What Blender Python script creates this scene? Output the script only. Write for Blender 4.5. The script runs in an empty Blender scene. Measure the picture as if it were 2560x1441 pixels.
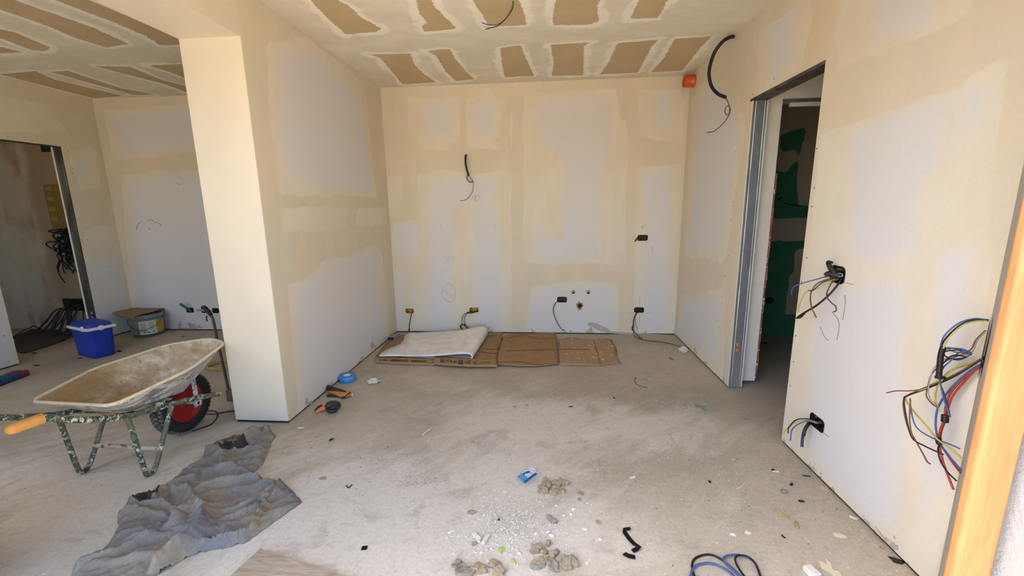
import bpy, bmesh, math, random
import numpy as np
from mathutils import Vector, Matrix

# ---------------------------------------------------------------- camera, light, exposure
scene = bpy.context.scene
COL = scene.collection
H, FPX, YAW, PITCH, ROLL = 1.40, 1047.9, -0.0828, -0.1897, -0.0147
_cy, _sy = math.cos(YAW), math.sin(YAW)
FWD = np.array([_sy*math.cos(PITCH), _cy*math.cos(PITCH), math.sin(PITCH)])
_r0 = np.array([_cy, -_sy, 0.0]); _u0 = np.cross(_r0, FWD)
RT = _r0*math.cos(ROLL) + _u0*math.sin(ROLL); UP = -_r0*math.sin(ROLL) + _u0*math.cos(ROLL)
cam_d = bpy.data.cameras.new('camera'); cam = bpy.data.objects.new('camera', cam_d); COL.objects.link(cam)
cam_d.sensor_fit = 'HORIZONTAL'; cam_d.sensor_width = 36.0; cam_d.lens = 36.0*FPX/2560.0
cam_d.clip_start = 0.02; cam_d.clip_end = 300
cam.matrix_world = Matrix(((RT[0], UP[0], -FWD[0], 0), (RT[1], UP[1], -FWD[1], 0), (RT[2], UP[2], -FWD[2], H), (0, 0, 0, 1)))
scene.camera = cam
vs = scene.view_settings
vs.view_transform = 'Standard'; vs.look = 'None'; vs.gamma = 1.0; vs.use_curve_mapping = False
vs.exposure = 0.95
scene.cycles.max_bounces = 8; scene.cycles.diffuse_bounces = 5; scene.cycles.glossy_bounces = 3
scene.cycles.transmission_bounces = 3; scene.cycles.sample_clamp_indirect = 6.0; scene.cycles.caustics_reflective = False; scene.cycles.adaptive_threshold = 0.05

world = bpy.data.worlds.new('sky'); scene.world = world; world.use_nodes = True
wn = world.node_tree.nodes; wl = world.node_tree.links; wn.clear()
wo = wn.new('ShaderNodeOutputWorld'); bg = wn.new('ShaderNodeBackground'); sky = wn.new('ShaderNodeTexSky')
sky.sky_type = 'NISHITA'; sky.sun_disc = False; sky.sun_elevation = math.radians(50); sky.sun_rotation = math.radians(-101.5)
sky.air_density = 1.0; sky.dust_density = 2.2; sky.ozone_density = 1.0
bg.inputs['Strength'].default_value = 0.42
wl.new(sky.outputs[0], bg.inputs['Color']); wl.new(bg.outputs[0], wo.inputs[0])
sun_d = bpy.data.lights.new('sun', 'SUN'); sun = bpy.data.objects.new('sun', sun_d); COL.objects.link(sun)
sun_d.energy = 6.5; sun_d.color = (1.0, 0.90, 0.74); sun_d.angle = math.radians(1.0)
SUN_DIR = Vector((math.cos(math.radians(50))*-0.98, math.cos(math.radians(50))*-0.20, math.sin(math.radians(50))))
sun.rotation_euler = SUN_DIR.to_track_quat('Z', 'Y').to_euler(); sun.location = SUN_DIR*20
# portal at the wide opening in the front wall: guides sky sampling only
pd = bpy.data.lights.new('sky_portal', 'AREA'); po = bpy.data.objects.new('sky_portal', pd); COL.objects.link(po)
pd.shape = 'RECTANGLE'; pd.size = 5.3; pd.size_y = 2.4; pd.cycles.is_portal = True
po.location = (-1.5, 1.02, 1.2); po.rotation_euler = (math.radians(90), 0, 0)   # faces +Y, into the room

# ---------------------------------------------------------------- helpers
rng = np.random.default_rng(7); random.seed(7)
CAM0 = np.array([0, 0, H])
XL, XP, XR, YB, YP, ZC, ZB, XLL = -1.7196, -2.0893, 1.4052, 4.5533, 2.4569, 2.644, 2.3715, -4.9974
def ray(x, y): return FWD + RT*(x-1280)/FPX + UP*(720.5-y)/FPX
def on(ax, v, x, y):
    """point where the line of sight through pixel (x, y) meets the plane coordinate[ax] = v"""
    d = ray(x, y); return CAM0 + d*(v-CAM0[ax])/d[ax]
def fl(x, y, z=0.0): return on(2, z, x, y)
def V(p): return Vector([float(c) for c in p])
def tag(o, label=None, cat=None, group=None, kind=None):
    for k, v in (('label', label), ('category', cat), ('group', group), ('kind', kind)):
        if v: o[k] = v
    return o
def empty(name, loc, label=None, cat=None, group=None):
    o = bpy.data.objects.new(name, None); COL.objects.link(o); o.location = loc; o.empty_display_size = 0.05
    return tag(o, label, cat, group)
def link(name, me, mats=None, parent=None, smooth=False):
    """mesh in world coordinates; a parent is an Empty or a mesh placed at its own location"""
    if mats is not None:
        for m in (mats if isinstance(mats, (list, tuple)) else [mats]): me.materials.append(m)
    o = bpy.data.objects.new(name, me); COL.objects.link(o)
    if smooth:
        me.polygons.foreach_set('use_smooth', [True]*len(me.polygons))
    if parent is not None:
        o.parent = parent
        o.matrix_parent_inverse = Matrix.Translation(world_loc(parent)).inverted()
    return o
def world_loc(o):
    v = Vector(o.location)
    return v
def mesh(name, verts, faces, mats=None, parent=None, smooth=False):
    me = bpy.data.meshes.new(name); me.from_pydata([tuple(map(float, v)) for v in verts], [], faces); me.update()
    return link(name, me, mats, parent, smooth)
def bm_obj(name, bm, mats=None, parent=None, smooth=False):
    me = bpy.data.meshes.new(name); bm.normal_update(); bm.to_mesh(me); bm.free()
    return link(name, me, mats, parent, smooth)
def cat_rom(pts, n=8):
    P = [np.array(p, float) for p in pts]
    if len(P) < 3: return [P[0]+(P[-1]-P[0])*t for t in np.linspace(0, 1, n)]
    P = [2*P[0]-P[1]] + P + [2*P[-1]-P[-2]]; out = []
    for i in range(1, len(P)-2):
        a, b, c, d = P[i-1:i+3]
        for t in np.linspace(0, 1, n, endpoint=False):
            out.append(.5*((2*b)+(-a+c)*t+(2*a-5*b+4*c-d)*t*t+(-a+3*b-3*c+d)*t**3))
    out.append(P[-2]); return out
def add_tube(bm, pts, r, sides=6, mat=0, cap=True):
    """tube through points; r a number or a list"""
    P = [V(p) for p in pts]; n = len(P); rs = r if isinstance(r, (list, tuple)) else [r]*n
    t0 = (P[1]-P[0]).normalized(); nrm = t0.orthogonal().normalized(); rings = []
    for i in range(n):
        t = (P[min(i+1, n-1)]-P[max(i-1, 0)])
        t = t.normalized() if t.length > 1e-9 else t0
        nrm = (nrm - t*nrm.dot(t)); nrm = nrm.normalized() if nrm.length > 1e-6 else t.orthogonal().normalized()
        b = t.cross(nrm)
        rings.append([bm.verts.new(P[i]+(nrm*math.cos(2*math.pi*k/sides)+b*math.sin(2*math.pi*k/sides))*rs[i]) for k in range(sides)])
    for i in range(n-1):
        for k in range(sides):
            f = bm.faces.new((rings[i][k], rings[i][(k+1) % sides], rings[i+1][(k+1) % sides], rings[i+1][k])); f.material_index = mat; f.smooth = True
    if cap:
        for rg in (rings[0][::-1], rings[-1]):
            f = bm.faces.new(rg); f.material_index = mat
def tube(name, pts, r, mats, parent=None, sides=6, n=7, straight=False):
    bm = bmesh.new(); P = pts if straight else cat_rom(pts, n)
    if isinstance(r, (list, tuple)) and not straight:
        r = list(np.interp(np.linspace(0, len(r)-1, len(P)), range(len(r)), r))
    add_tube(bm, P, r, sides); return bm_obj(name, bm, mats, parent)
def add_box(bm, lo, hi, mat=0, bevel=0.0, M=None, seg=2):
    lo, hi = np.array(lo, float), np.array(hi, float)
    b2 = bmesh.new(); bmesh.ops.create_cube(b2, size=1.0)
    for v in b2.verts: v.co = Vector([(lo[i]+hi[i])/2+v.co[i]*(hi[i]-lo[i]) for i in range(3)])
    if bevel > 0: bmesh.ops.bevel(b2, geom=b2.edges[:], offset=bevel, segments=seg, affect='EDGES', profile=.6)
    if M is not None: b2.transform(M)
    merge(bm, b2, mat)
def merge(bm, b2, mat=0, smooth=False):
    m = {}
    for v in b2.verts: m[v] = bm.verts.new(v.co)
    for f in b2.faces:
        try:
            g = bm.faces.new([m[v] for v in f.verts]); g.material_index = mat; g.smooth = smooth or f.smooth
        except ValueError: pass
    b2.free()
def box(name, lo, hi, mats, parent=None, bevel=0.0, M=None, seg=2):
    bm = bmesh.new(); add_box(bm, lo, hi, 0, bevel, M, seg); return bm_obj(name, bm, mats, parent)
def add_lathe(bm, prof, org, axis=(0, 0, 1), seg=32, mat=0, closed=False):
    """prof: (radius, height) pairs spun round axis at org"""
    a = V(axis).normalized(); u = a.orthogonal().normalized(); w = a.cross(u); o = V(org); rings = []
    for r, h in prof:
        rings.append([bm.verts.new(o+a*h+(u*math.cos(2*math.pi*k/seg)+w*math.sin(2*math.pi*k/seg))*max(r, 1e-4)) for k in range(seg)])
    n = len(prof)
    for i in range(n if closed else n-1):
        A, B = rings[i], rings[(i+1) % n]
        for k in range(seg):
            f = bm.faces.new((A[k], A[(k+1) % seg], B[(k+1) % seg], B[k])); f.material_index = mat; f.smooth = True
def prism(name, outline, z0, z1, mats, parent=None, jit=0.0, M=None):
    """flat piece with thickness; outline: list of (x, y) counter-clockwise or not; z1 may vary a little"""
    bm = bmesh.new(); n = len(outline)
    lo = [bm.verts.new((p[0], p[1], z0)) for p in outline]
    hi = [bm.verts.new((p[0], p[1], z1+random.uniform(-jit, jit))) for p in outline]
    c = np.mean(np.array([[p[0], p[1]] for p in outline]), 0)
    ct = bm.verts.new((c[0], c[1], z1+jit)); cb = bm.verts.new((c[0], c[1], z0))
    for i in range(n):
        j = (i+1) % n
        bm.faces.new((lo[i], lo[j], hi[j], hi[i])); bm.faces.new((hi[i], hi[j], ct)); bm.faces.new((lo[j], lo[i], cb))
    bmesh.ops.recalc_face_normals(bm, faces=bm.faces)
    if M is not None: bm.transform(M)
    return bm_obj(name, bm, mats, parent)
# --- numpy gradient noise
_perm = rng.permutation(256); _perm = np.concatenate([_perm, _perm])
_g2 = np.stack([np.cos(np.linspace(0, 2*np.pi, 16, endpoint=False)), np.sin(np.linspace(0, 2*np.pi, 16, endpoint=False))], 1)
def pn(x, y):
    x = np.asarray(x, float); y = np.asarray(y, float)
    xi = np.floor(x).astype(int); yi = np.floor(y).astype(int); xf = x-xi; yf = y-yi; xi &= 255; yi &= 255
    u = xf**3*(xf*(xf*6-15)+10); v = yf**3*(yf*(yf*6-15)+10)
    def g(a, b, dx, dy):
        h = _g2[_perm[_perm[a & 255]+(b & 255)] & 15]; return h[..., 0]*dx+h[..., 1]*dy
    return (1-v)*((1-u)*g(xi, yi, xf, yf)+u*g(xi+1, yi, xf-1, yf))+v*((1-u)*g(xi, yi+1, xf, yf-1)+u*g(xi+1, yi+1, xf-1, yf-1))
def fbm(x, y, o=4):
    s = 0; a = 1
    for i in range(o): s = s+a*pn(x*2**i+17*i, y*2**i+31*i); a *= .5
    return s
def poly_sdf(P, pts):
    """signed distance to a polygon, negative inside; P (N,2)"""
    pts = np.array(pts, float); d = np.full(len(P), 1e9); ins = np.zeros(len(P), bool)
    for i in range(len(pts)):
        a, b = pts[i], pts[(i+1) % len(pts)]; ab = b-a; L = ab@ab+1e-12
        t = np.clip(((P-a)@ab)/L, 0, 1); q = P-(a+t[:, None]*ab); d = np.minimum(d, (q**2).sum(1))
        c = (a[1] > P[:, 1]) != (b[1] > P[:, 1])
        with np.errstate(divide='ignore', invalid='ignore'):
            xx = (b[0]-a[0])*(P[:, 1]-a[1])/(b[1]-a[1]+1e-15)+a[0]
        ins ^= c & (P[:, 0] < xx)
    d = np.sqrt(d); return np.where(ins, -d, d)
def line_d(P, pts):
    pts = np.array(pts, float); d = np.full(len(P), 1e9)
    for i in range(len(pts)-1):
        a, b = pts[i], pts[i+1]; ab = b-a; L = ab@ab+1e-12
        t = np.clip(((P-a)@ab)/L, 0, 1); q = P-(a+t[:, None]*ab); d = np.minimum(d, np.sqrt((q**2).sum(1)))
    return d

# ---------------------------------------------------------------- materials
NOSPECK = []
def srgb(*c):
    c = [x/255 for x in c]; return tuple((x/12.92 if x <= .04045 else ((x+.055)/1.055)**2.4) for x in c)+(1,)
class NT:
    def __init__(s, name):
        s.m = bpy.data.materials.new(name); s.m.use_nodes = True; s.t = s.m.node_tree; s.b = s.t.nodes['Principled BSDF']
        s.co = s.n('ShaderNodeNewGeometry').outputs['Position']
    def n(s, ty, **k):
        x = s.t.nodes.new(ty)
        for a, b in k.items(): setattr(x, a, b)
        return x
    def l(s, a, b): s.t.links.new(a, b)
    def setin(s, sock, v):
        if isinstance(v, bpy.types.NodeSocket): s.l(v, sock)
        else: sock.default_value = v
    def noise(s, scale, detail=4, rough=.55, dist=0, stretch=None, off=0, rot=0):
        x = s.n('ShaderNodeTexNoise'); x.inputs['Scale'].default_value = scale; x.inputs['Detail'].default_value = detail
        x.inputs['Roughness'].default_value = rough; x.inputs['Distortion'].default_value = dist
        mp = s.n('ShaderNodeMapping'); s.l(s.co, mp.inputs[0]); mp.inputs['Location'].default_value = (off, off*.7, off*.3)
        if rot:      # streaks along a turned axis
            mp.vector_type = 'TEXTURE'; mp.inputs['Rotation'].default_value = (0, 0, rot); mp.inputs['Scale'].default_value = tuple(1/c for c in stretch)
        elif stretch: mp.inputs['Scale'].default_value = stretch
        s.l(mp.outputs[0], x.inputs['Vector']); return x.outputs[0]
    def vor(s, scale, feat='F1', off=0):
        x = s.n('ShaderNodeTexVoronoi', feature=feat); x.inputs['Scale'].default_value = scale
        mp = s.n('ShaderNodeMapping'); s.l(s.co, mp.inputs[0]); mp.inputs['Location'].default_value = (off, off, off)
        s.l(mp.outputs[0], x.inputs['Vector']); return x.outputs['Distance']
    def math(s, op, a, b=0.0, c=None):
        x = s.n('ShaderNodeMath', operation=op); s.setin(x.inputs[0], a); s.setin(x.inputs[1], b)
        if c is not None: s.setin(x.inputs[2], c)
        return x.outputs[0]
    def ramp(s, v, lo, hi, a=0.0, b=1.0, smooth=True):
        x = s.n('ShaderNodeMapRange', interpolation_type='SMOOTHSTEP' if smooth else 'LINEAR'); s.setin(x.inputs['Value'], v)
        for k, q in (('From Min', lo), ('From Max', hi), ('To Min', a), ('To Max', b)): x.inputs[k].default_value = q
        return x.outputs[0]
    def mix(s, f, a, b, mode='MIX'):
        x = s.n('ShaderNodeMix', data_type='RGBA', blend_type=mode); s.setin(x.inputs[0], f); s.setin(x.inputs[6], a); s.setin(x.inputs[7], b)
        return x.outputs[2]
    def attr(s, name):
        x = s.n('ShaderNodeAttribute', attribute_name=name); return x.outputs['Fac']
    def bump(s, h, strength=.3, dist=.01):
        x = s.n('ShaderNodeBump'); x.inputs['Strength'].default_value = strength; x.inputs['Distance'].default_value = dist
        s.l(h, x.inputs['Height']); s.l(x.outputs[0], s.b.inputs['Normal'])
    def done(s, col, rough=.7, metal=0.0, spec=None):
        s.setin(s.b.inputs['Base Color'], col); s.setin(s.b.inputs['Roughness'], rough); s.setin(s.b.inputs['Metallic'], metal)
        if spec is not None: s.b.inputs['Specular IOR Level'].default_value = spec
        return s.m
def plain(name, c, rough=.6, metal=0.0, var=.12, scale=30, bump=0.0, spec=None):
    m = NT(name); c2 = tuple(x*(1-var) for x in c[:3])+(1,)
    nz = m.noise(scale, 5)
    if bump: m.bump(nz, bump, .004)
    return m.done(m.mix(m.ramp(nz, .3, .7), c2, c), rough, metal, spec)
def splash(name, base, top, thr=.5, scale=25, rough=.6, metal=0.0, stretch=None, bump=.4, third=None, soft=.03):
    """base colour with irregular spots/crusts of another colour (mortar splashes, dust)"""
    m = NT(name); a = m.noise(scale, 8, .65, .6, stretch); b = m.noise(scale*3.1, 6, .7, off=3)
    v = m.math('ADD', m.math('MULTIPLY', a, .65), m.math('MULTIPLY', b, .35)); f = m.ramp(v, thr-soft, thr+soft)
    c = m.mix(f, base, top)
    if third: c = m.mix(m.ramp(m.noise(scale*.35, 4, off=9), .45, .62), c, third)
    c = m.mix(m.ramp(m.noise(scale*4, 3), .2, .8, .82, 1.05), (0, 0, 0, 1), c)
    m.bump(v, bump, .006); return m.done(c, m.ramp(f, 0, 1, rough, .85), m.math('MULTIPLY', m.math('SUBTRACT', 1.0, f), metal) if metal else 0.0)

BARE, CREAM, TAN = srgb(213, 211, 212), srgb(222, 215, 200), srgb(213, 203, 183)
def wall_material(name, bare=BARE, cream=CREAM, tan=TAN, extra=None):
    """plasterboard: bare board inside the filled joints (attribute 'bare'), first and second coats of filler ('coat')"""
    m = NT(name)
    w1 = m.noise(2.2, 5, .6, .3, off=1); w2 = m.noise(14, 5, .65, off=4); w3 = m.noise(5, 4, .55, .5, (1, 1, .35), off=8)
    jit = m.math('ADD', m.math('MULTIPLY', m.math('SUBTRACT', w1, .5), .16), m.math('MULTIPLY', m.math('SUBTRACT', w2, .5), .05))
    db = m.math('ADD', m.attr('bare'), jit)
    dc = m.math('ADD', m.attr('coat'), m.math('ADD', m.math('MULTIPLY', m.math('SUBTRACT', w3, .5), .10), m.math('MULTIPLY', m.math('SUBTRACT', w2, .5), .035)))
    fb = m.ramp(db, -.06, .05); fc = m.ramp(dc, -.007, .010)
    tn = m.mix(m.ramp(m.noise(1.6, 3, off=12), .38, .62), tan, srgb(215, 202, 180)); tn = m.mix(m.ramp(m.noise(2.6, 3, off=22), .45, .6), tn, srgb(209, 202, 184))
    cr = m.mix(m.ramp(m.noise(3, 4, off=31), .35, .65), cream, srgb(218, 209, 190))
    stk = m.noise(7, 5, .6, .3, (1, 1, .12), off=52); cr = m.mix(m.ramp(stk, .42, .62, 0, .35), cr, srgb(213, 205, 190)); tn = m.mix(m.ramp(stk, .40, .60, 0, .4), tn, srgb(220, 208, 186))
    c = m.mix(fb, bare, cr); c = m.mix(fc, c, tn); c = m.mix(m.ramp(m.noise(3.3, 6, .7, 1.2, off=77), .60, .66, 0, .3), c, srgb(224, 214, 196))
    # scuffs and dirty marks low on the wall, thin skim torn at the foot
    sp = m.ramp(m.vor(9, off=2), .012, .03, 1, 0); sp = m.math('MULTIPLY', sp, m.ramp(m.noise(1.1, 2, off=6), .55, .68))
    c = m.mix(m.math('MULTIPLY', sp, .5), c, srgb(120, 112, 105))
    x = m.n('ShaderNodeSeparateXYZ'); m.l(m.co, x.inputs[0])
    foot = m.ramp(m.math('SUBTRACT', x.outputs[2], m.math('MULTIPLY', m.ramp(m.noise(7, 5, .7, .5, off=14), .5, .75), .14)), .0, .006, 1, 0)
    foot = m.math('MULTIPLY', foot, m.ramp(m.noise(1.7, 2, off=40), .42, .5))
    c = m.mix(foot, c, srgb(176, 166, 156))
    if extra: c = extra(m, c)
    c = m.mix(m.ramp(m.noise(90, 3), .3, .7, .97, 1.0), (0, 0, 0, 1), c)
    m.bump(m.math('ADD', m.math('MULTIPLY', w2, .6), m.noise(70, 3)), .08, .004)
    return m.done(c, m.ramp(w2, .3, .7, .62, .8), spec=.3)

def grid(name, org, ua, va, us, vs_, holes, mat, thick, attrs, parent=None, step=.03, rough_edges=()):
    """slab whose face is a fine grid in plane org + u*ua + v*va; holes: rectangles (u0,u1,v0,v1) cut right through;
    thick: vector from the face to the back. attrs: {name: f(points Nx2 in (u,v)) -> distance}"""
    def ticks(a, b, cuts):
        e = sorted({a, b, *[c for c in cuts if a < c < b]}); out = []
        for p, q in zip(e[:-1], e[1:]): out += list(np.linspace(p, q, max(1, int(round((q-p)/step))), endpoint=False))
        return np.array(out+[b])
    U = ticks(us[0], us[1], [h[i] for h in holes for i in (0, 1)]); W = ticks(vs_[0], vs_[1], [h[i] for h in holes for i in (2, 3)])
    GU, GV = np.meshgrid(U, W, indexing='ij'); org, ua, va = (np.array(a, float) for a in (org, ua, va)); thick = np.array(thick, float)
    front = org+GU[..., None]*ua+GV[..., None]*va; nu, nv = len(U), len(W)
    idx = np.arange(nu*nv).reshape(nu, nv); cu, cv = (U[:-1]+U[1:])/2, (W[:-1]+W[1:])/2
    keep = np.ones((nu-1, nv-1), bool)
    for h in holes: keep &= ~((cu[:, None] > h[0]) & (cu[:, None] < h[1]) & (cv[None] > h[2]) & (cv[None] < h[3]))
    q = np.stack([idx[:-1, :-1], idx[1:, :-1], idx[1:, 1:], idx[:-1, 1:]], -1)[keep]
    if np.dot(np.cross(ua, va), thick) > 0: q = q[:, ::-1]
    verts = [front.reshape(-1, 3)]; faces = q.tolist(); base = nu*nv
    # the back and the edges, coarse
    def quad(a, b, c, d):
        nonlocal base
        verts.append(np.array([a, b, c, d])); faces.append([base, base+1, base+2, base+3]); base += 4
    P = lambda u, v, k: org+ua*u+va*v+thick*k
    def rim(r, open_foot=False):
        u0, u1, v0, v1 = r; c = [(u0, v0), (u1, v0), (u1, v1), (u0, v1)]
        for (a, b), (d, e) in list(zip(c, c[1:]+c[:1]))[1 if open_foot else 0:]: quad(P(a, b, 0), P(d, e, 0), P(d, e, 1), P(a, b, 1))
    cut_foot = any(h[2] <= vs_[0] for h in holes)
    rim((us[0], us[1], vs_[0], vs_[1]), cut_foot)
    for h in holes: rim((h[0], h[1], max(h[2], vs_[0]), h[3]), h[2] <= vs_[0])
    eu = sorted({us[0], us[1], *[h[i] for h in holes for i in (0, 1)]}); ev = sorted({vs_[0], vs_[1], *[h[i] for h in holes for i in (2, 3)]})
    for a, b in zip(eu[:-1], eu[1:]):
        for c, d in zip(ev[:-1], ev[1:]):
            if any(h[0] <= (a+b)/2 <= h[1] and h[2] <= (c+d)/2 <= h[3] for h in holes): continue
            quad(P(a, c, 1), P(b, c, 1), P(b, d, 1), P(a, d, 1))
    vv = np.concatenate(verts); me = bpy.data.meshes.new(name); me.from_pydata(vv.tolist(), [], faces); me.update()
    UVp = np.stack([GU.ravel(), GV.ravel()], 1)
    for an, f in attrs.items():
        a = me.attributes.new(an, 'FLOAT', 'POINT'); val = np.full(len(vv), 1.0); val[:nu*nv] = f(UVp); a.data.foreach_set('value', val.astype(np.float32))
    return link(name, me, mat, parent)
def union(polys):
    def f(P):
        d = np.full(len(P), 1.0)
        for p in polys: d = np.minimum(d, poly_sdf(P, p))
        return d
    return f
def px_polys(polys, ax, val, iu, iv, su=1.0, ou=0.0):
    """outlines read off as pixels, laid on the wall plane they belong to"""
    return [[((lambda q: ((q[iu]-ou)*su, q[iv]))(on(ax, val, *p))) for p in poly] for poly in polys]
def S(o): o['kind'] = 'structure'; return o

# ---------------------------------------------------------------- surface materials of the setting
M_WALL = wall_material('filled_plasterboard')
M_PALE = plain('skimmed_pale', srgb(220, 211, 193), .7, var=.05, scale=3)
def ceil_mat():
    m = NT('ceiling_board')
    big = m.noise(3.5, 5, .65, .8, off=2); f1 = m.noise(16, 6, .7, .9, (1, 2.4, 1), off=5); f2 = m.noise(60, 4, .6, 0, (.5, 2.5, 1), off=7)
    d = m.math('ADD', m.attr('paper'), m.math('ADD', m.math('MULTIPLY', m.math('SUBTRACT', f1, .5), .05), m.math('MULTIPLY', m.math('SUBTRACT', f2, .5), .03)))
    paper = m.mix(m.ramp(m.noise(4, 4, off=11), .3, .7), srgb(184, 165, 132), srgb(191, 172, 140))
    fresh = m.ramp(m.math('ADD', m.attr('paper'), m.math('MULTIPLY', m.math('SUBTRACT', big, .5), .22)), .03, .065)
    coat = m.mix(m.ramp(m.noise(2.3, 5, .6, .6, (1, 1.6, 1), off=21), .35, .62), srgb(222, 217, 203), srgb(212, 206, 190))
    coat = m.mix(m.ramp(m.noise(9, 5, .7, .3, (.4, 2, 1), off=27), .4, .7, 0, .35), coat, srgb(214, 207, 190))
    c = m.mix(fresh, srgb(234, 231, 222), coat)
    fd = m.ramp(d, -.002, .002); c = m.mix(fd, paper, c)
    m.bump(m.math('ADD', fd, m.math('MULTIPLY', f2, .3)), .25, .003)
    return m.done(c, .8, spec=.2)
M_CEIL = ceil_mat()
def floor_mat():
    m = NT('dusty_concrete')
    a = m.noise(1.3, 6, .62, .5, off=3); st = m.noise(6, 7, .72, .6, (1.0, .28, 1), off=6, rot=math.radians(-49)); st2 = m.noise(10, 7, .75, .5, (1.0, .16, 1), off=16, rot=math.radians(-46))
    fine = m.noise(55, 6, .75, off=8); sp = m.vor(120, off=3)
    base = m.mix(m.ramp(a, .35, .65), srgb(174, 162, 142), srgb(188, 177, 158))
    dust = m.math('ADD', m.attr('dust'), m.math('ADD', m.math('MULTIPLY', m.math('SUBTRACT', st, .5), 1.5), m.math('MULTIPLY', m.math('SUBTRACT', a, .5), .7)))
    c = m.mix(m.ramp(dust, .2, .68), base, srgb(208, 198, 182))
    c = m.mix(m.ramp(st2, .52, .72, 0, .55), c, srgb(206, 196, 179))
    c = m.mix(m.ramp(m.noise(3.1, 5, .7, .8, off=44), .57, .66, 0, .45), c, srgb(160, 150, 138))
    c = m.mix(m.math('MULTIPLY', m.ramp(sp, .08, .16, 1, 0), m.ramp(m.noise(2.2, 3, off=33), .42, .6)), c, srgb(232, 226, 214))       # crumbs of plaster trodden in
    c = m.mix(m.math('MULTIPLY', m.ramp(m.vor(70, off=9), .07, .12, 1, 0), m.ramp(m.noise(4, 3, off=61), .54, .66, 0, .8)), c, srgb(84, 76, 70))
    dk = m.math('ADD', m.attr('dirt'), m.math('MULTIPLY', m.math('SUBTRACT', fine, .5), 2.2))
    c = m.mix(m.ramp(dk, .55, .95, 0, .75), c, srgb(96, 88, 86))
    c = m.mix(m.ramp(m.noise(18, 8, .8, .4, off=71), .5, .72, 0, .5), c, srgb(150, 141, 130)); c = m.mix(m.ramp(m.noise(13, 8, .8, .8, (.5, 1, 1), off=91), .54, .72, 0, .5), c, srgb(214, 206, 192))
    c = m.mix(m.ramp(fine, .25, .75, .84, 1.06), (0, 0, 0, 1), c)
    m.bump(m.math('ADD', m.math('MULTIPLY', fine, .6), m.math('ADD', m.math('MULTIPLY', sp, .15), m.math('MULTIPLY', st, .8))), .5, .006)
    return m.done(c, m.ramp(st, .3, .7, .7, .9), spec=.25)
M_FLOOR = floor_mat()
def steel(name, a=(196, 202, 210), b=(150, 156, 166), rough=.36):
    m = NT(name); n = m.noise(9, 5, .6, .6, (1, 1, .25)); c = m.mix(m.ramp(n, .35, .65), srgb(*a), srgb(*b)); m.bump(m.noise(60, 3), .05, .002)
    return m.done(c, m.ramp(n, .3, .7, rough, rough+.2), .85)
M_STEEL = steel('galvanised_steel'); M_STEEL_D = steel('dull_steel', (112, 110, 104), (82, 80, 76), .55)
M_DARK = plain('dark_void', srgb(26, 24, 23), .9); M_BLACK = plain('black_plastic', srgb(27, 25, 25), .45); M_BLACKM = plain('black_matt', srgb(34, 32, 31), .8)
M_GAP = plain('dark_joint', srgb(52, 46, 42), .95)
M_WOOD = None
def wood_mat(name, a, b, c3, stretch=(14, 14, 1.0), rough=.55):
    m = NT(name); n = m.noise(3.0, 6, .6, 1.2, stretch); k = m.noise(20, 4, off=4)
    c = m.mix(m.ramp(n, .3, .7), srgb(*a), srgb(*b)); c = m.mix(m.ramp(m.noise(1.6, 3, off=8), .5, .75, 0, .6), c, srgb(*c3))
    m.bump(n, .15, .004); return m.done(c, m.ramp(k, .3, .7, rough, rough+.15))
M_POST = wood_mat('orange_pine', (196, 150, 98), (178, 130, 82), (206, 162, 110))
M_STUCCO = None
mm = NT('white_render'); mm.bump(mm.math('ADD', mm.noise(45, 8, .75), mm.math('MULTIPLY', mm.noise(12, 4, .6, 2), .8)), .9, .02); M_STUCCO = mm.done(srgb(232, 234, 238), .85)
M_TERR = plain('pale_terrace', srgb(226, 208, 180), .9, var=.15, scale=6)
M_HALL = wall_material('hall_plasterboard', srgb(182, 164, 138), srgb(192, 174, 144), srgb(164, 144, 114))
M_WHITEB = plain('white_board', srgb(226, 223, 216), .75, var=.06, scale=12)
M_GREEN_BRIGHT = plain('green_plastic', srgb(30, 120, 70), .5)

# ---------------------------------------------------------------- setting
T = .10
Z0 = .013      # boards stop just above the slab
LO = lambda cx, cz, w, h: (cx-w/2, cx+w/2, cz-h/2, cz+h/2)
BOX_BACK = [('yellow', 1024, 778, .098, .056), ('yellow', 1185, 775.5, .110, .058), ('black', 1405, 749.5, .108, .064), ('black', 1597.5, 775.5, .106, .060), ('black', 1606.5, 595, .108, .062),
            ('black', 475, 776, .098, .060), ('black', 512, 777, .088, .056), ('black', 539, 777, .085, .062)]
holes_back = []; BB = []
for kind, x, y, w, h in BOX_BACK:
    q = on(1, YB, x, y); BB.append((kind, q[0], q[2], w, h)); holes_back.append(LO(q[0], q[2], w, h))
bare_px = [[(1060, 256), (1128, 252), (1133, 300), (1122, 345), (1065, 342)], [(1180, 258), (1236, 256), (1236, 342), (1183, 342)],
 [(1340, 250), (1515, 240), (1522, 350), (1500, 500), (1495, 640), (1420, 650), (1335, 650), (1338, 560), (1375, 600), (1405, 600), (1408, 390), (1345, 372)],
 [(1612, 428), (1676, 420), (1672, 830), (1608, 838)], [(1082, 448), (1238, 440), (1245, 560), (1254, 580), (1252, 836), (1186, 836), (1184, 520), (1130, 515), (1130, 836), (1072, 836), (1072, 560)],
 [(1345, 722), (1530, 718), (1530, 838), (1320, 838)], [(1635, 232), (1682, 228), (1678, 330), (1640, 318)],
 [(985, 560), (1042, 556), (1046, 640), (988, 640)], [(990, 690), (1005, 690), (1005, 830), (992, 830)],
 # left room, right to the partition
 [(272, 292), (380, 276), (480, 268), (490, 372), (300, 392)], [(318, 452), (400, 440), (520, 436), (545, 700), (560, 826), (352, 832)]]
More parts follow.
